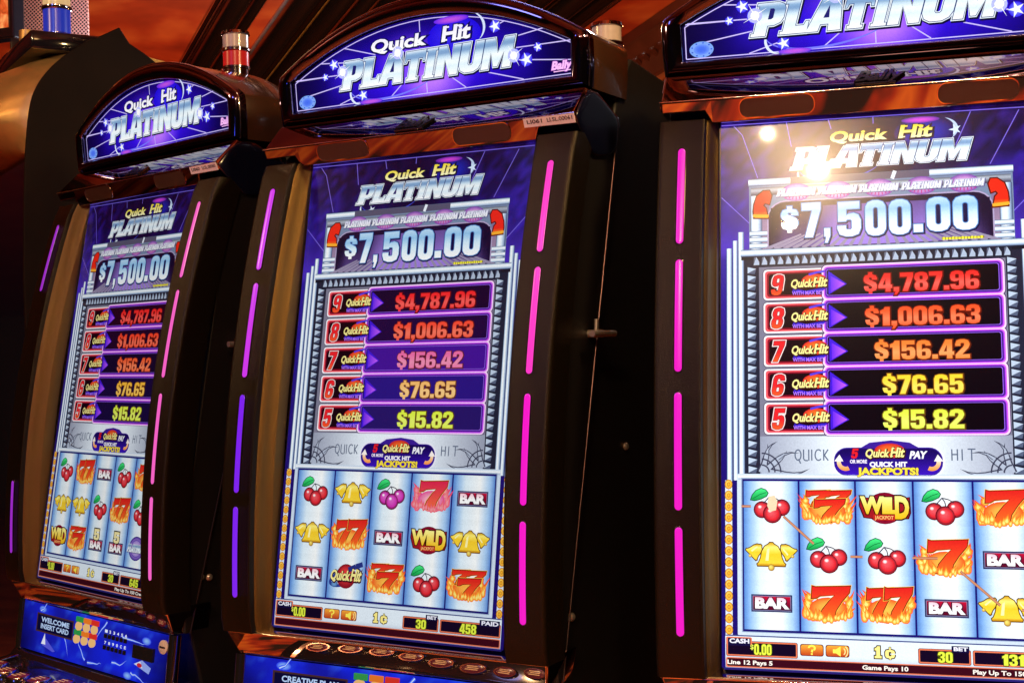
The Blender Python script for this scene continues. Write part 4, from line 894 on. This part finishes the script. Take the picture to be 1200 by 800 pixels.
def slot_machine(label, loc, yaw, spec):
    t = thing('slot_machine', label, 'slot machine', (loc[0], loc[1], 0), yaw, 'slot machines standing side by side')
    br = spec['bright']
    # ---- cabinet
    zs = [-0.50 + (0.345 + 0.50) * k / 20 for k in range(21)]
    prof = [(max(pb(max(z, -.4577)) + .05, ps(z) + .006), z) for z in zs] + [(seam(z), z) for z in reversed(zs)]
    v, f = loft([[Z((x, y, z)) for y, z in prof] for x in (-0.298, 0.298)]); obj('screen_door', v, f, M['body'], t, bevel=.002)
    prof = [(0.25, 0.47), (0.50, 0.44), (0.50, -EYE), (-0.02, -EYE), (-0.02, -0.66), (seam(-.5) + .004, -0.50), (seam(.34) + .004, 0.34), (0.19, 0.40)]
    v, f = loft([[Z((x, y, z)) for y, z in prof] for x in (-0.292, 0.292)]); cab = obj('cabinet', v, f, M['body'], t, bevel=.004)
    obj('seam_highlight', *tube_vf(Z((.2995, seam(.345), .345)), Z((.2995, seam(-.50), -.50)), .0014, n=8), M['darksteel'], cab)  # added strip standing for the highlight line along the door seam
    lk = merge([tube_vf(Z((.29, .056, .0137)), Z((.322, .056, .0137)), .006), tube_vf(Z((.322, .020, .0137)), Z((.322, .096, .0137)), .0052, n=12), tube_vf(Z((.310, .058, .016)), Z((.310, .060, .036)), .004, n=10)])
    obj('door_latch', *lk, M['steel'], cab, smooth=40)
    for y, z in ((.189, -.169), (-.0133, -.407), (-.031, -.404)):
        obj('screw', *lathe_side((.292, y, z), .0065, .005), M['steel'], cab, smooth=40)
    # ---- bezels with light bars
    side_bezel(t, -1, spec['left_bars']); side_bezel(t, 1, spec['right_bars'])
    # ---- screen
    if 'screen' not in ART:
        b, tw, hd = screen_art(); ART['screen'] = (b, tw, hd, lower_art(), reel_window_art(), [reel_art(k) for k in range(5)])
    b, tw, hd, low, win, reels = ART['screen']
    def put(key, art, name, mp, m, parent, bright):
        if key and key in ART:
            o = bpy.data.objects.new(name, ART[key]); COL.objects.link(o); o.parent = parent; o['brightness'] = bright; return o
        o = art.build(name, mp, m, parent, bright=bright)
        if key: ART[key] = o.data
        return o
    scr = put('m_screen', b, 'screen', map_screen, M['artbase'], t, br)
    put('m_tower', tw, 'jackpot_display', map_screen, M['art'], scr, br)
    put('m_head', hd, 'title_lettering', map_screen, M['art'], scr, br)
    for k, (num, amt, xs) in enumerate((('9', '$4,787.96', (-21, 130)), ('8', '$1,006.63', (-20, 130)), ('7', '$156.42', (-8.5, 115)), ('6', '$76.65', (1, 105.5)), ('5', '$15.82', (.5, 105)))):
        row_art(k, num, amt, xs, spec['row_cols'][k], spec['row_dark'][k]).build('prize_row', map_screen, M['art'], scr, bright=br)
    put('m_low', low, 'prize_badge', map_screen, M['art'], scr, br)
    put('m_win', win, 'reel_frame', map_screen, M['art'], scr, br)
    for k in range(5): put('m_reel%d' % k, reels[k], 'reel', map_screen, M['art'], scr, br)
    for r in range(3):
        for c_ in range(5):
            nm = spec['reels'][r][c_]; x, z = (-151, -76, 0, 75.5, 150)[c_], (-232, -297, -360)[r]
            A = Art(); SYM[nm](A, x, z, 7, r * 5 + c_); A.build('reel_symbol', map_screen, M['art'], scr, bright=br)
    meter_art(spec['bet'], spec['paid'], spec['msgs']).build('credit_meter', map_screen, M['art'], scr, bright=br)
    if spec.get('payline'): payline_art().build('payline', map_screen, M['art'], scr, bright=br)
    if 'm_glass' not in ART:
        V, F = [], []; n = 40
        for k in range(n + 1):
            z = -0.449 + (0.321 + 0.449) * k / n
            V += [Z((-.2205, ps(z) - .0045, z)), Z((.2205, ps(z) - .0045, z))]
            if k: F.append((2 * k - 2, 2 * k - 1, 2 * k + 1, 2 * k))
        g = obj('screen_glass', V, F, M['glass'], scr, smooth=60); ART['m_glass'] = g.data
    else: link('screen_glass', ART['m_glass'], None, scr)
    # ---- hood with speakers
    loops = []
    for x, zb in ((-.304, .332), (-.300, .332), (-.238, .332), (-.229, .3145), (.229, .3145), (.238, .332), (.300, .332), (.304, .332)):
        e = .004 if abs(x) > .302 else 0
        yb = .015 + (.347 - zb) * .40
        loops.append([Z((x, y, z)) for y, z in ((yb + e, zb + e), (.0152 + e, .3455 - e), (.0165 + e, .3478 - e), (.0630, .3925 - e), (.102, .391 - e), (.172, .362 - e), (.174, .345), (.17, zb + .01), (.08, zb))])
    v, f = loft(loops); hood = obj('hood', v, f, M['hood'], t, bevel=.0012)
    def wire(name, pts, r, m, par, n=6):
        loops = []
        for i, p in enumerate(pts):
            a, b_ = Vector(pts[max(0, i - 1)]), Vector(pts[min(len(pts) - 1, i + 1)]); dd = (b_ - a).normalized(); u = dd.orthogonal().normalized()
            if i: u = (pu - dd * pu.dot(dd)).normalized()
            pu = u; w_ = dd.cross(u)
            loops.append([tuple(Vector(p) + r * (math.cos(2 * math.pi * k / n) * u + math.sin(2 * math.pi * k / n) * w_)) for k in range(n)])
        return obj(name, *loft(loops), m, par, smooth=60)
    wire('lip_trim', [Z((x, .0150, .3468)) for x in (-.3035, 0, .3035)], .0011, M['bright'], hood)
    he = [(.020, .334), (.0168, .3465), (.061, .391), (.10, .389), (.170, .360), (.172, .345), (.165, .30), (.08, .285), (.062, .30)]
    for _ in range(2): he = [q for a, b_ in zip(he, he[1:] + he[:1]) for q in ((a[0] * .75 + b_[0] * .25, a[1] * .75 + b_[1] * .25), (a[0] * .25 + b_[0] * .75, a[1] * .25 + b_[1] * .75))]
    cy_, cz_ = .09, .345
    v, f = loft([[Z((x, cy_ + (y - cy_) * k, cz_ + (z - cz_) * k)) for y, z in he] for x, k in ((.302, .97), (.3042, .96), (.3052, .93), (.3058, .86), (.306, .7), (.3061, .4))]); obj('hood_end', v, f, M['navy'], hood, smooth=70)
    def fas(x, z, o=0.0): return Z((x, .015 + (.347 - z) * .40 - o, z - o * .35))
    for sx in (-1, 1):
        P = rr(sx * 136 - 52, sx * 136 + 52, 319, 344, 11, 5)
        obj('speaker_rim', *loft([[fas(x / 1000, z / 1000, -.001) for x, z in grow(P, 2)], [fas(x / 1000, z / 1000, .0012) for x, z in grow(P, 1.6)], [fas(x / 1000, z / 1000, .0012) for x, z in grow(P, .2)], [fas(x / 1000, z / 1000, .0002) for x, z in P]], True, False), M['copper'], hood, smooth=50)
        obj('speaker_grille', [fas(x / 1000, z / 1000, .0006) for x, z in P], [tuple(range(len(P)))], M['grille'], hood)
    def slope(x, s, o=0.0):                         # point on the sloping top of the hood
        y = .0165 + (.0630 - .0165) * s; z = .3478 + (.3925 - .3478) * s; return Z((x, y - o * .66, z + o * .75))
    A = Art(); A.text('Bally', -27, 33, 2, 30, (0, 0, 0), 0, .03, .35); A.line((-26, -6), (28, -6), 3, (0, 0, 0), 0)
    V, F = [], []
    for tri, _, _ in A.t:
        n = len(V); V += [slope(p[0] / 1000, .12 + p[1] / 1000 * 13, .0045) for p in tri] + [slope(p[0] / 1000, .12 + p[1] / 1000 * 13, .0005) for p in tri]
        F += [(n, n + 1, n + 2), (n, n + 3, n + 4, n + 1), (n + 1, n + 4, n + 5, n + 2), (n + 2, n + 5, n + 3, n)]
    obj('name_badge', V, F, M['gloss'], hood)
    if spec.get('tag'):
        lb = obj('asset_label', *loft([[fas(x, z, o) for x, z in ((.215, .3335), (.303, .3325), (.303, .347), (.215, .3475))] for o in (0.0, .0009)]), M['label'], hood)
        A = Art(); A.text(spec['tag'][0], 221, 247, 338, 343.5, (0, 0, 0), 0, .015); A.text(spec['tag'][1], 256, 299, 338, 343.5, (0, 0, 0), 0, .015)
        V, F = [], []
        for tri, _, _ in A.t:
            n = len(V); V += [fas(p[0] / 1000, p[1] / 1000, .0012) for p in tri]; F.append((n, n + 1, n + 2))
        obj('label_lettering', V, F, M['ink'], lb)
    # ---- top box and marquee
    po = arch_outer()
    v, f = loft([[Z((x * k, y, (z - .42) * k + .42)) for x, z in po] for y, k in ((.076, .985), (.080, .99), (.212, .99), (.218, .98))]); obj('top_box', v, f, M['roof'], t, smooth=35)
    pi = arch_inner(); pm = [((a[0] * .55 + b_[0] * .45), (a[1] * .55 + b_[1] * .45)) for a, b_ in zip(po, pi)]
    def fl(P, d): return [Z((x, mq(z) + d, z)) for x, z in P]
    L = [fl(po, .012), fl(po, -.002), fl([(a[0] * .86 + b_[0] * .14, a[1] * .86 + b_[1] * .14) for a, b_ in zip(po, pi)], -.010), fl(pm, -.0145), fl([(a[0] * .16 + b_[0] * .84, a[1] * .16 + b_[1] * .84) for a, b_ in zip(po, pi)], -.0125), fl(arch_inner(g=.0005), -.0085), fl(arch_inner(g=.001), -.001)]
    v, f = loft(L, True, False); fr = obj('marquee_frame', v, f, M['frame'], t, smooth=40)
    wire('frame_rim', fl(po, -.0035), .0013, M['bright'], fr); wire('inner_rim', fl(arch_inner(g=.0012), -.0088), .0009, M['bright'], fr)
    if 'mq' not in ART: ART['mq'] = marquee_art()
    b, ink, ti = ART['mq']
    mb = spec['mbright']
    ma = put('m_mq', b, 'marquee', map_marquee, M['artbase'], t, mb)
    put('m_mqi', ink, 'marquee_emblems', map_marquee, M['art'], ma, mb); put('m_mqt', ti, 'title_lettering', map_marquee, M['art'], ma, mb)
    obj('marquee_glass', fl(arch_inner(g=-.0002), -.0042), [tuple(range(len(pi)))], M['glass'], ma)
    # ---- signal lamp
    if spec.get('lamp'):
        x, y, z = spec['lamp']; r = .026
        H0 = z + EYE
        lp = obj('signal_lamp', *lathe_vf(x, y, [(r * .95, H0 - .02), (r * .95, H0 + .014), (r * 1.08, H0 + .015), (r * 1.08, H0 + .019)]), M['chrome'], t, smooth=40)
        for q in ([(r * 1.02, H0 + .048), (r * 1.12, H0 + .050), (r * 1.12, H0 + .055), (r * 1.02, H0 + .057)], [(r * 1.02, H0 + .082), (r * 1.12, H0 + .084), (r * 1.05, H0 + .090), (r * .4, H0 + .092)]):
            obj('collar', *lathe_vf(x, y, q), M['chrome'], lp, smooth=40)
        obj('red_lens', *lathe_vf(x, y, [(r, z + EYE + .018), (r, z + EYE + .050)]), M['red_lens'], lp, smooth=40)
        obj('white_lens', *lathe_vf(x, y, [(r, z + EYE + .055), (r, z + EYE + .084)]), M['white_lens'], lp, smooth=40)
    # ---- shelf, player panel, button deck
    prof = [(-.02, -.449), (-.082, -.449), (-.092, -.453), (-.1065, -.4565), (-.1085, -.4585), (-.1075, -.4615), (-.0905, -.4985), (-.082, -.4995), (-.02, -.4995)]
    loops = []
    for x in (-.302, -.298, -.2, 0, .2, .298, .302):
        e = .003 if abs(x) > .3 else 0
        loops.append([Z((x * (1 if q[1] > -.48 else .965), q[0] + e, q[1])) for q in prof])
    v, f = loft(loops); sh = obj('shelf_trim', v, f, M['copper'], t, bevel=.0012, smooth=35)
    wire('lip_trim', [Z((x, -.1085, -.4582)) for x in (-.3015, 0, .3015)], .0011, M['bright'], sh)
    if ('panel', spec['msg']) not in ART: ART[('panel', spec['msg'])] = panel_art(spec['msg'])
    b, Dp, Em = ART[('panel', spec['msg'])]
    pa = b.build('player_panel', map_panel, M['artbase'], t, bright=spec['pbright']); Dp.build('message_display', map_panel, M['art'], pa, bright=spec['pbright']); Em.build('card_print', map_panel, M['art'], pa, bright=spec['pbright'])
    def pp(x, z, o): return Z((x, py_(z) - o, z))
    def pbox(name, x0, x1, z0, z1, d, m, par): return obj(name, *loft([[pp(x, z, o) for x, z in ((x0, z0), (x1, z0), (x1, z1), (x0, z1))] for o in (0.0005, d)]), m, par, bevel=.0008)
    for i in range(3):
        for j in range(4):
            x, z = -.040 + i * .030 + j * -.002, -.512 - j * .0125
            m = (M['key_green'], M['key_orange'], M['key_red'])[i] if j % 2 == 0 else (M['key_cream'])
            if j % 2 == 0: pbox('key', x - .013, x + .013, z - .005, z + .005, .004, m, pa)
            else: obj('round_key', *loft([[pp(x + r * math.cos(q), z + r * .75 * math.sin(q), o) for q in [k * math.pi / 8 for k in range(16)]] for r, o in ((.011, .0005), (.011, .004), (.008, .005))]), m, pa, smooth=50)
    for j in range(2):
        for i in range(6): pbox('number_key', .056 + i * .0145, .066 + i * .0145, -.534 - j * .021, -.526 - j * .021, .003, M['gloss'], pa)
    ca = Art()
    for j in range(2):
        for i in range(6): ca.text('123456'[i] if j == 0 else '7890CE'[i], 57 + i * 14.5, 63 + i * 14.5, -524 - j * 21, -519 - j * 21, (230, 236, 255), 2, .03)
    ca.build('key_lettering', map_panel, M['art'], pa, bright=.9)
    pbox('card_slot', .168, .238, -.554, -.530, .006, M['gloss'], pa)
    obj('push_badge', *loft([[pp(.265 + r * math.cos(q), -.523 + r * .85 * math.sin(q), o) for q in [k * math.pi / 10 for k in range(20)]] for r, o in ((.0145, .0005), (.0145, .003), (.0125, .004))]), M['white_lens'], pa, smooth=50)
    pbox('badge_bar', .256, .274, -.5245, -.5215, .0052, M['ink'], pa)
    for sx in (-1, 1):
        v, f = tube_vf(Z((sx * .289, -.083, -.500)), Z((sx * .289, -.096, -.600)), .0115, n=14); obj('chrome_post', v, f, M['bright'], t, smooth=40)
    # deck
    prof = [(-.07, -.596), (-.105, -.6005), (-.115, -.612), (-.34, -.640), (-.36, -.655), (-.355, -.70), (-.02, -.70), (-.02, -.596)]
    v, f = loft([[Z((x, y, z)) for y, z in prof] for x in (-.302, .302)]); deck = obj('button_deck', v, f, M['gloss'], t, bevel=.004, smooth=35)
    def dz(y): return -.612 + (y + .115) * (.028 / .225)
    obj('deck_rail', *loft([[Z((x0 + o, y, dz(y) + h)) for o, h in ((-.006, 0), (-.006, .004), (.006, .004), (.006, 0))] for x0, y in ((-.268, -.112), (-.268, -.30))]), M['bright'], deck, bevel=.001)
    for i in range(8):
        x, y = -.235 + i * .064, -.172 - .016 * math.sin(i * .9); z = dz(y) + EYE
        rg = obj('deck_button', *lathe_vf(x, y, [(.026, z - .002), (.026, z + .005), (.024, z + .009), (.0215, z + .009), (.0205, z + .006)], 20), M['btn_ring'], deck, smooth=35)
        obj('button_cap', *lathe_vf(x, y, [(.0205, z + .003), (.0200, z + .0075), (.015, z + .0095), (.002, z + .010)], 18), M['btn_red'], rg, smooth=40)
        V, F = [], []
        for k in range(3):
            n = len(V); a, b_ = -.012 + .003 * (k % 2), .012 - .004 * (k == 2); q = y + .008 - k * .008
            V += [(x + a, q - .0018, z + .0108), (x + b_, q - .0018, z + .0108), (x + b_, q + .0018, z + .0108), (x + a, q + .0018, z + .0108)]; F.append((n, n + 1, n + 2, n + 3))
        obj('cap_lettering', V, F, M['lettering'], rg)
    box('base_cabinet', -.296, .296, -.16, -.025, -EYE + .01, -.702, M['body'], t, bevel=.004)
    return t

def lathe_side(c, r, h, n=14):
    loops = [[Z((c[0] + o, c[1] + q * math.cos(2 * math.pi * k / n), c[2] + q * math.sin(2 * math.pi * k / n))) for k in range(n)] for q, o in ((r, -.001), (r, h * .5), (r * .6, h))]
    return loft(loops)

M['key_green'] = emat('key_green', (20, 150, 70), .8); M['key_orange'] = emat('key_orange', (236, 120, 30), .8); M['key_red'] = emat('key_red', (220, 40, 30), .8); M['key_cream'] = emat('key_cream', (240, 190, 120), .8)

RC = [(250, 44, 40), (255, 84, 40), (255, 128, 52), (255, 214, 52), (226, 246, 72)]
DK = [(12, 4, 14)] * 5
machines = [
 dict(label='slot machine on the left with a red and white signal lamp on its roof', loc=(-0.7595, 2.6367), yaw=-0.7727,
      spec=dict(bright=.74, mbright=1.0, pbright=.8, left_bars=['plum', None, None, 'plum'], right_bars=['rose', 'rose', 'rose', 'rose'], row_cols=[(250, 40, 40), (255, 70, 44), (255, 96, 52), (255, 190, 60), (226, 246, 72)], row_dark=[(40, 4, 30), (36, 6, 40), (24, 8, 44), (24, 10, 60), (24, 10, 60)],
                reels=[['cherry', 'two', 'bar', 'cherry', 'seven'], ['bell', 'bell', 'cherry', 'two', 'cherry'], ['wild', 'three', 'five_bar', 'five_bar', 'medal']], bet='30', paid='645', msgs=[('Play Up To 150 Credits', 92, 200)],
                tag=('LI060', 'LI.SL.00060'), lamp=(.105, .20, .556), msg=('WELCOME', 'INSERT CARD'))),
 dict(label='slot machine in the middle, its display showing 458 and a cherry symbol with a pink reflection painted in', loc=(-0.1682, 2.1487), yaw=-0.5243,
      spec=dict(bright=.88, mbright=1.08, pbright=.9, left_bars=['orchid', 'orchid', 'violet', 'violet'], right_bars=['pink', 'pink', 'magenta', 'magenta'], row_cols=[(248, 40, 44), (252, 76, 54), (240, 110, 170), (250, 190, 110), (226, 246, 72)], row_dark=[(30, 6, 44), (36, 8, 60), (70, 20, 150), (44, 22, 130), (40, 22, 104)],  # purple glass reflection painted into the middle and lower prize rows
                reels=[['cherry', 'bell', 'magenta_cherry', 'pink_seven', 'bar'], ['bell', 'two', 'bar', 'wild', 'bell'], ['bar', 'logo', 'three', 'cherry', 'three']], bet='30', paid='458', msgs=[],
                tag=('LI061', 'LI.SL.00061'), lamp=(.20, .35, .47), msg=('CREATIVE PLAY', 'INSERT CARD'))),
 dict(label='slot machine on the right, three cherries joined by a pay line on its bright display', loc=(0.5108, 1.8501), yaw=-0.2844,
      spec=dict(bright=1.28, mbright=1.15, pbright=1.0, left_bars=['magenta'] * 4, right_bars=['magenta'] * 4, row_cols=RC, row_dark=DK,
                reels=[['cherry', 'three', 'wild', 'cherry', 'seven'], ['bell', 'cherry', 'cherry', 'seven', 'bar'], ['bar', 'seven', 'two', 'bar', 'bell']], bet='30', paid='1313', msgs=[('Line 12 Pays 5', -211, -151), ('Game Pays 10', -33, 25), ('Play Up To 150 Credits', 106, 205)], payline=True,
                msg=('WELCOME', 'INSERT CARD'))),
]
for q in machines: slot_machine(q['label'], q['loc'], q['yaw'], q['spec'])

# ------------------------------------------------------------------ surroundings in view
def struct(o): o['kind'] = 'structure'; return o
struct(obj('carpet_floor', [(-8, -7, 0), (8, -7, 0), (8, 11, 0), (-8, 11, 0)], [(0, 1, 2, 3)], M['carpet']))
D = Vector((-.4031, .9086, -.1096)); E_ = Vector((.914, .406, 0)).normalized(); NRM = D.cross(E_).normalized()
if NRM.z < 0: NRM = -NRM
C0 = Vector((-.6, 5.0, 1.30 + EYE))
def cp(a, b, h=0.0): return C0 + E_ * a + D * b + NRM * h
struct(obj('ceiling', [cp(-9, -13), cp(9, -13), cp(9, 8), cp(-9, 8)] + [cp(-9, -13, .1), cp(9, -13, .1), cp(9, 8, .1), cp(-9, 8, .1)], [(0, 1, 2, 3), (7, 6, 5, 4), (0, 4, 5, 1), (1, 5, 6, 2), (2, 6, 7, 3), (3, 7, 4, 0)], M['ceiling']))
ceil = bpy.data.objects['ceiling']
def hit(px, py):                                     # where a sight line meets the ceiling slope, as (across, along)
    x, z = (px - 600) / 1566.15, -(py - 400) / 1566.15
    d = _f + _r * x + _u * z; o = Vector((0, 0, EYE)); t = (C0 - o).dot(NRM) / d.dot(NRM); p = o + d * t - C0
    return p.dot(E_), p.dot(D)
def rib(px, r, m, drop=0.6):
    a, _ = hit(px, 0); h = -r * drop
    v, f = tube_vf(cp(a, -7, h), cp(a, 4.5, h), r, n=20); obj('ceiling_rib', v, f, m, ceil, smooth=40)
for px, r, m in ((274, .042, 'pipe'), (254, .010, 'bright'), (262, .007, 'bright'), (302, .022, 'pipe'), (350, .048, 'pipe'), (336, .009, 'steel'), (372, .022, 'pipe'), (381, .009, 'gold'), (394, .040, 'pipe'), (425, .03, 'pipe'), (455, .05, 'pipe'), (500, .04, 'pipe'), (560, .05, 'pipe'), (620, .04, 'pipe'), (640, .01, 'gold'), (660, .05, 'pipe'), (696, .035, 'pipe'), (720, .013, 'bright'), (-260, .05, 'pipe'), (-140, .04, 'pipe')):
    rib(px, r, M[m])  # thin bright ribs are added as highlight streaks of the dark pipes
# cornice on the right, a ridged mahogany step with two copper strips
a0, _ = hit(792, 0); a1, _ = hit(905, 0)
v, f = loft([[tuple(cp(a, b, h)) for a, h in ((a0, 0), (a0, -.05), (a0 + .05, -.09), (a0 + .10, -.09), (a0 + .13, -.16), (a1 + .3, -.20), (a1 + .3, 0))] for b in (-7, 4.5)]); obj('cornice', v, f, M['cornice'], ceil, bevel=.006)
parts = [tube_vf(cp(a0 + .055, -3.5 + .07 * k, -.088), cp(a0 + .10, -3.46 + .07 * k, -.096), .012, n=6) for k in range(70)]
co = obj('cornice_ridges', *merge(parts), M['cornice'], ceil); co['kind'] = 'stuff'
for da, r in ((.17, .018), (.235, .018)):
    v, f = tube_vf(cp(a0 + da, -7, -.165), cp(a0 + da, 4.5, -.165), r, n=14); obj('copper_strip', v, f, M['copper_strip'], ceil, smooth=40)
struct(obj('back_wall', [(-8, 10.8, 0), (8, 10.8, 0), (8, 10.8, 5), (-8, 10.8, 5), (-8, 11, 0), (8, 11, 0), (8, 11, 5), (-8, 11, 5)], [(0, 1, 2, 3), (7, 6, 5, 4), (3, 2, 6, 7), (0, 4, 5, 1), (1, 5, 6, 2), (0, 3, 7, 4)], M['wall']))

# ---- the dark round-backed cabinet beyond the left machine
TH = R_(58); P0 = Vector((-1.19, 3.30, 0)); DEP = Vector((math.sin(TH), math.cos(TH), 0)); LAT = Vector((math.cos(TH), -math.sin(TH), 0))
def side_pt(px, py):
    x, z = (px - 600) / 1566.15, -(py - 400) / 1566.15; d = _f + _r * x + _u * z; o = Vector((0, 0, EYE))
    t = (P0 - o).dot(LAT) / d.dot(LAT); p = o + d * t; return (p - P0).dot(DEP), p.z
t = thing('gaming_cabinet', 'dark round-topped gaming cabinet with bronze front and a blue signal lamp on top', 'gaming machine', (P0.x, P0.y, 0), -TH)
sil = [side_pt(*q) for q in ((28, 330), (28, 230), (30, 170), (35, 120), (44, 98), (58, 80), (76, 64), (98, 50), (110, 45), (118, 42), (140, 32), (152, 51), (170, 63), (190, 79), (212, 96))]
rnd_ = sil[:10]
for _ in range(2): rnd_ = [rnd_[0]] + [q for a, b in zip(rnd_, rnd_[1:]) for q in ((a[0] * .75 + b[0] * .25, a[1] * .75 + b[1] * .25), (a[0] * .25 + b[0] * .75, a[1] * .25 + b[1] * .75))] + [rnd_[-1]]
bot = [(sil[-1][0] + .25, sil[-1][1] - .4), (sil[-1][0] + .25, 0.0), (sil[0][0] + .02, 0.0)]
side = rnd_ + sil[10:] + bot
v, f = loft([[(x, y, z) for y, z in side] for x in (-.012, 0.0)]); obj('side_panel', v, f, M['side'], t, bevel=.003)
den = [(sil[0][0] * (1 - k) + sil[1][0] * k, sil[0][1] * (1 - k) + sil[1][1] * k) for k in (0, .5)]
for (ya, za), (yc, zc) in zip(sil[1:8], sil[2:9]): den += [(ya + (yc - ya) * k / 4, za + (zc - za) * k / 4) for k in range(4)]
den.append(sil[8])
up = [p for p in den if p[1] > EYE + .50]; lo_ = [p for p in den if p[1] <= EYE + .52]
loops = []
for x, bulge in ((-.0125, 0), (-.03, .035), (-.07, .085), (-.14, .14), (-.24, .19), (-.34, .205), (-.44, .19), (-.56, .12), (-.66, .0)):
    q = []
    for y, z in up:
        k = max(0.0, min(1.0, (z - EYE - .50) / .14)); k = k * k * (3 - 2 * k)
        q.append((x, y + .012 - bulge * k, z - .012 - .25 * bulge * k))
    loops.append(q + [(x, sil[8][0] + .25, sil[8][1] - .05), (x, sil[8][0] + .25, up[0][1])])
v, f = loft(loops); obj('front_shell', v, f, M['gold'], t, smooth=50)
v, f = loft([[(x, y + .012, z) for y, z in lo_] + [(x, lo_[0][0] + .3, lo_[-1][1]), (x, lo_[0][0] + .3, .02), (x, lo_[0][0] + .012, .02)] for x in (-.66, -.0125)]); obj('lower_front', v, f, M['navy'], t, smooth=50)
yb, zb_ = side_pt(100, 47)
v, f = box_vf(-.66, -.02, yb - .13, yb + .06, zb_ - .03, zb_ + .020); obj('top_deck', v, f, M['gloss'], t, bevel=.01, smooth=35)
def blamp(): 
    y, z = yb - .045, zb_ + .018; x = -.10; r = .034
    lp = obj('signal_lamp', *lathe_vf(x, y, [(r * 1.05, z), (r * 1.05, z + .012)]), M['chrome'], t, smooth=40)
    obj('collar', *lathe_vf(x, y, [(r * 1.08, z + .072), (r * 1.12, z + .074), (r * 1.12, z + .081), (r * 1.05, z + .083)]), M['chrome'], lp, smooth=40)
    obj('blue_lens', *lathe_vf(x, y, [(r, z + .011), (r, z + .074)]), M['blue_lens'], lp, smooth=40)
    obj('cream_lens', *lathe_vf(x, y, [(r, z + .082), (r, z + .14)]), M['cream_lens'], lp, smooth=40)
blamp()
v, f = tube_vf((-.16, yb - .105, zb_ + .01), (-.16, yb - .105, zb_ + .045), .022, n=16); obj('brass_spacer', v, f, M['gold'], t, smooth=40)

# ---- perforated partition and framed picture in the far top left corner
def far(px, py, dist):
    x, z = (px - 600) / 1566.15, -(py - 400) / 1566.15; return Vector((0, 0, EYE)) + (_f + _r * x + _u * z) * dist
pt = thing('partition', 'pink perforated metal partition behind the blue signal lamp', 'partition', tuple(far(47, 120, 4.2)), 0)
a, b = far(29, 44, 4.2), far(66, 38, 4.2); o = Vector(pt.location)
v, f = box_vf(a.x - o.x, b.x - o.x + .10, 0, .012, -.9, .9); obj('perforated_sheet', v, f, M['perf'], pt)
v, f = box_vf(a.x - o.x - .045, a.x - o.x - .001, -.01, .03, -.9, .9); obj('post', v, f, M['roof'], pt, bevel=.004)
p = far(4, 15, 3.9); pf = thing('framed_screen', 'glowing orange screen in a black frame at the top left edge', 'screen', tuple(p), R_(-20))
v, f = box_vf(-.20, .035, .0, .05, -.075, .16); obj('frame', v, f, M['gloss'], pf, bevel=.005)
M['amber'] = pattern_mat('amber_screen', [(.3, (.02, .004, .002)), (.5, (.6, .10, .02)), (.7, (.9, .45, .15))], 16, .3)
nt = M['amber'].node_tree; bs = nt.nodes['Principled BSDF']
nt.links.new([n for n in nt.nodes if n.type == 'VALTORGB'][0].outputs[0], bs.inputs['Emission Color']); bs.inputs['Emission Strength'].default_value = .7
v, f = box_vf(-.185, .018, -.004, -.001, -.045, .145); obj('picture', v, f, M['amber'], pf)
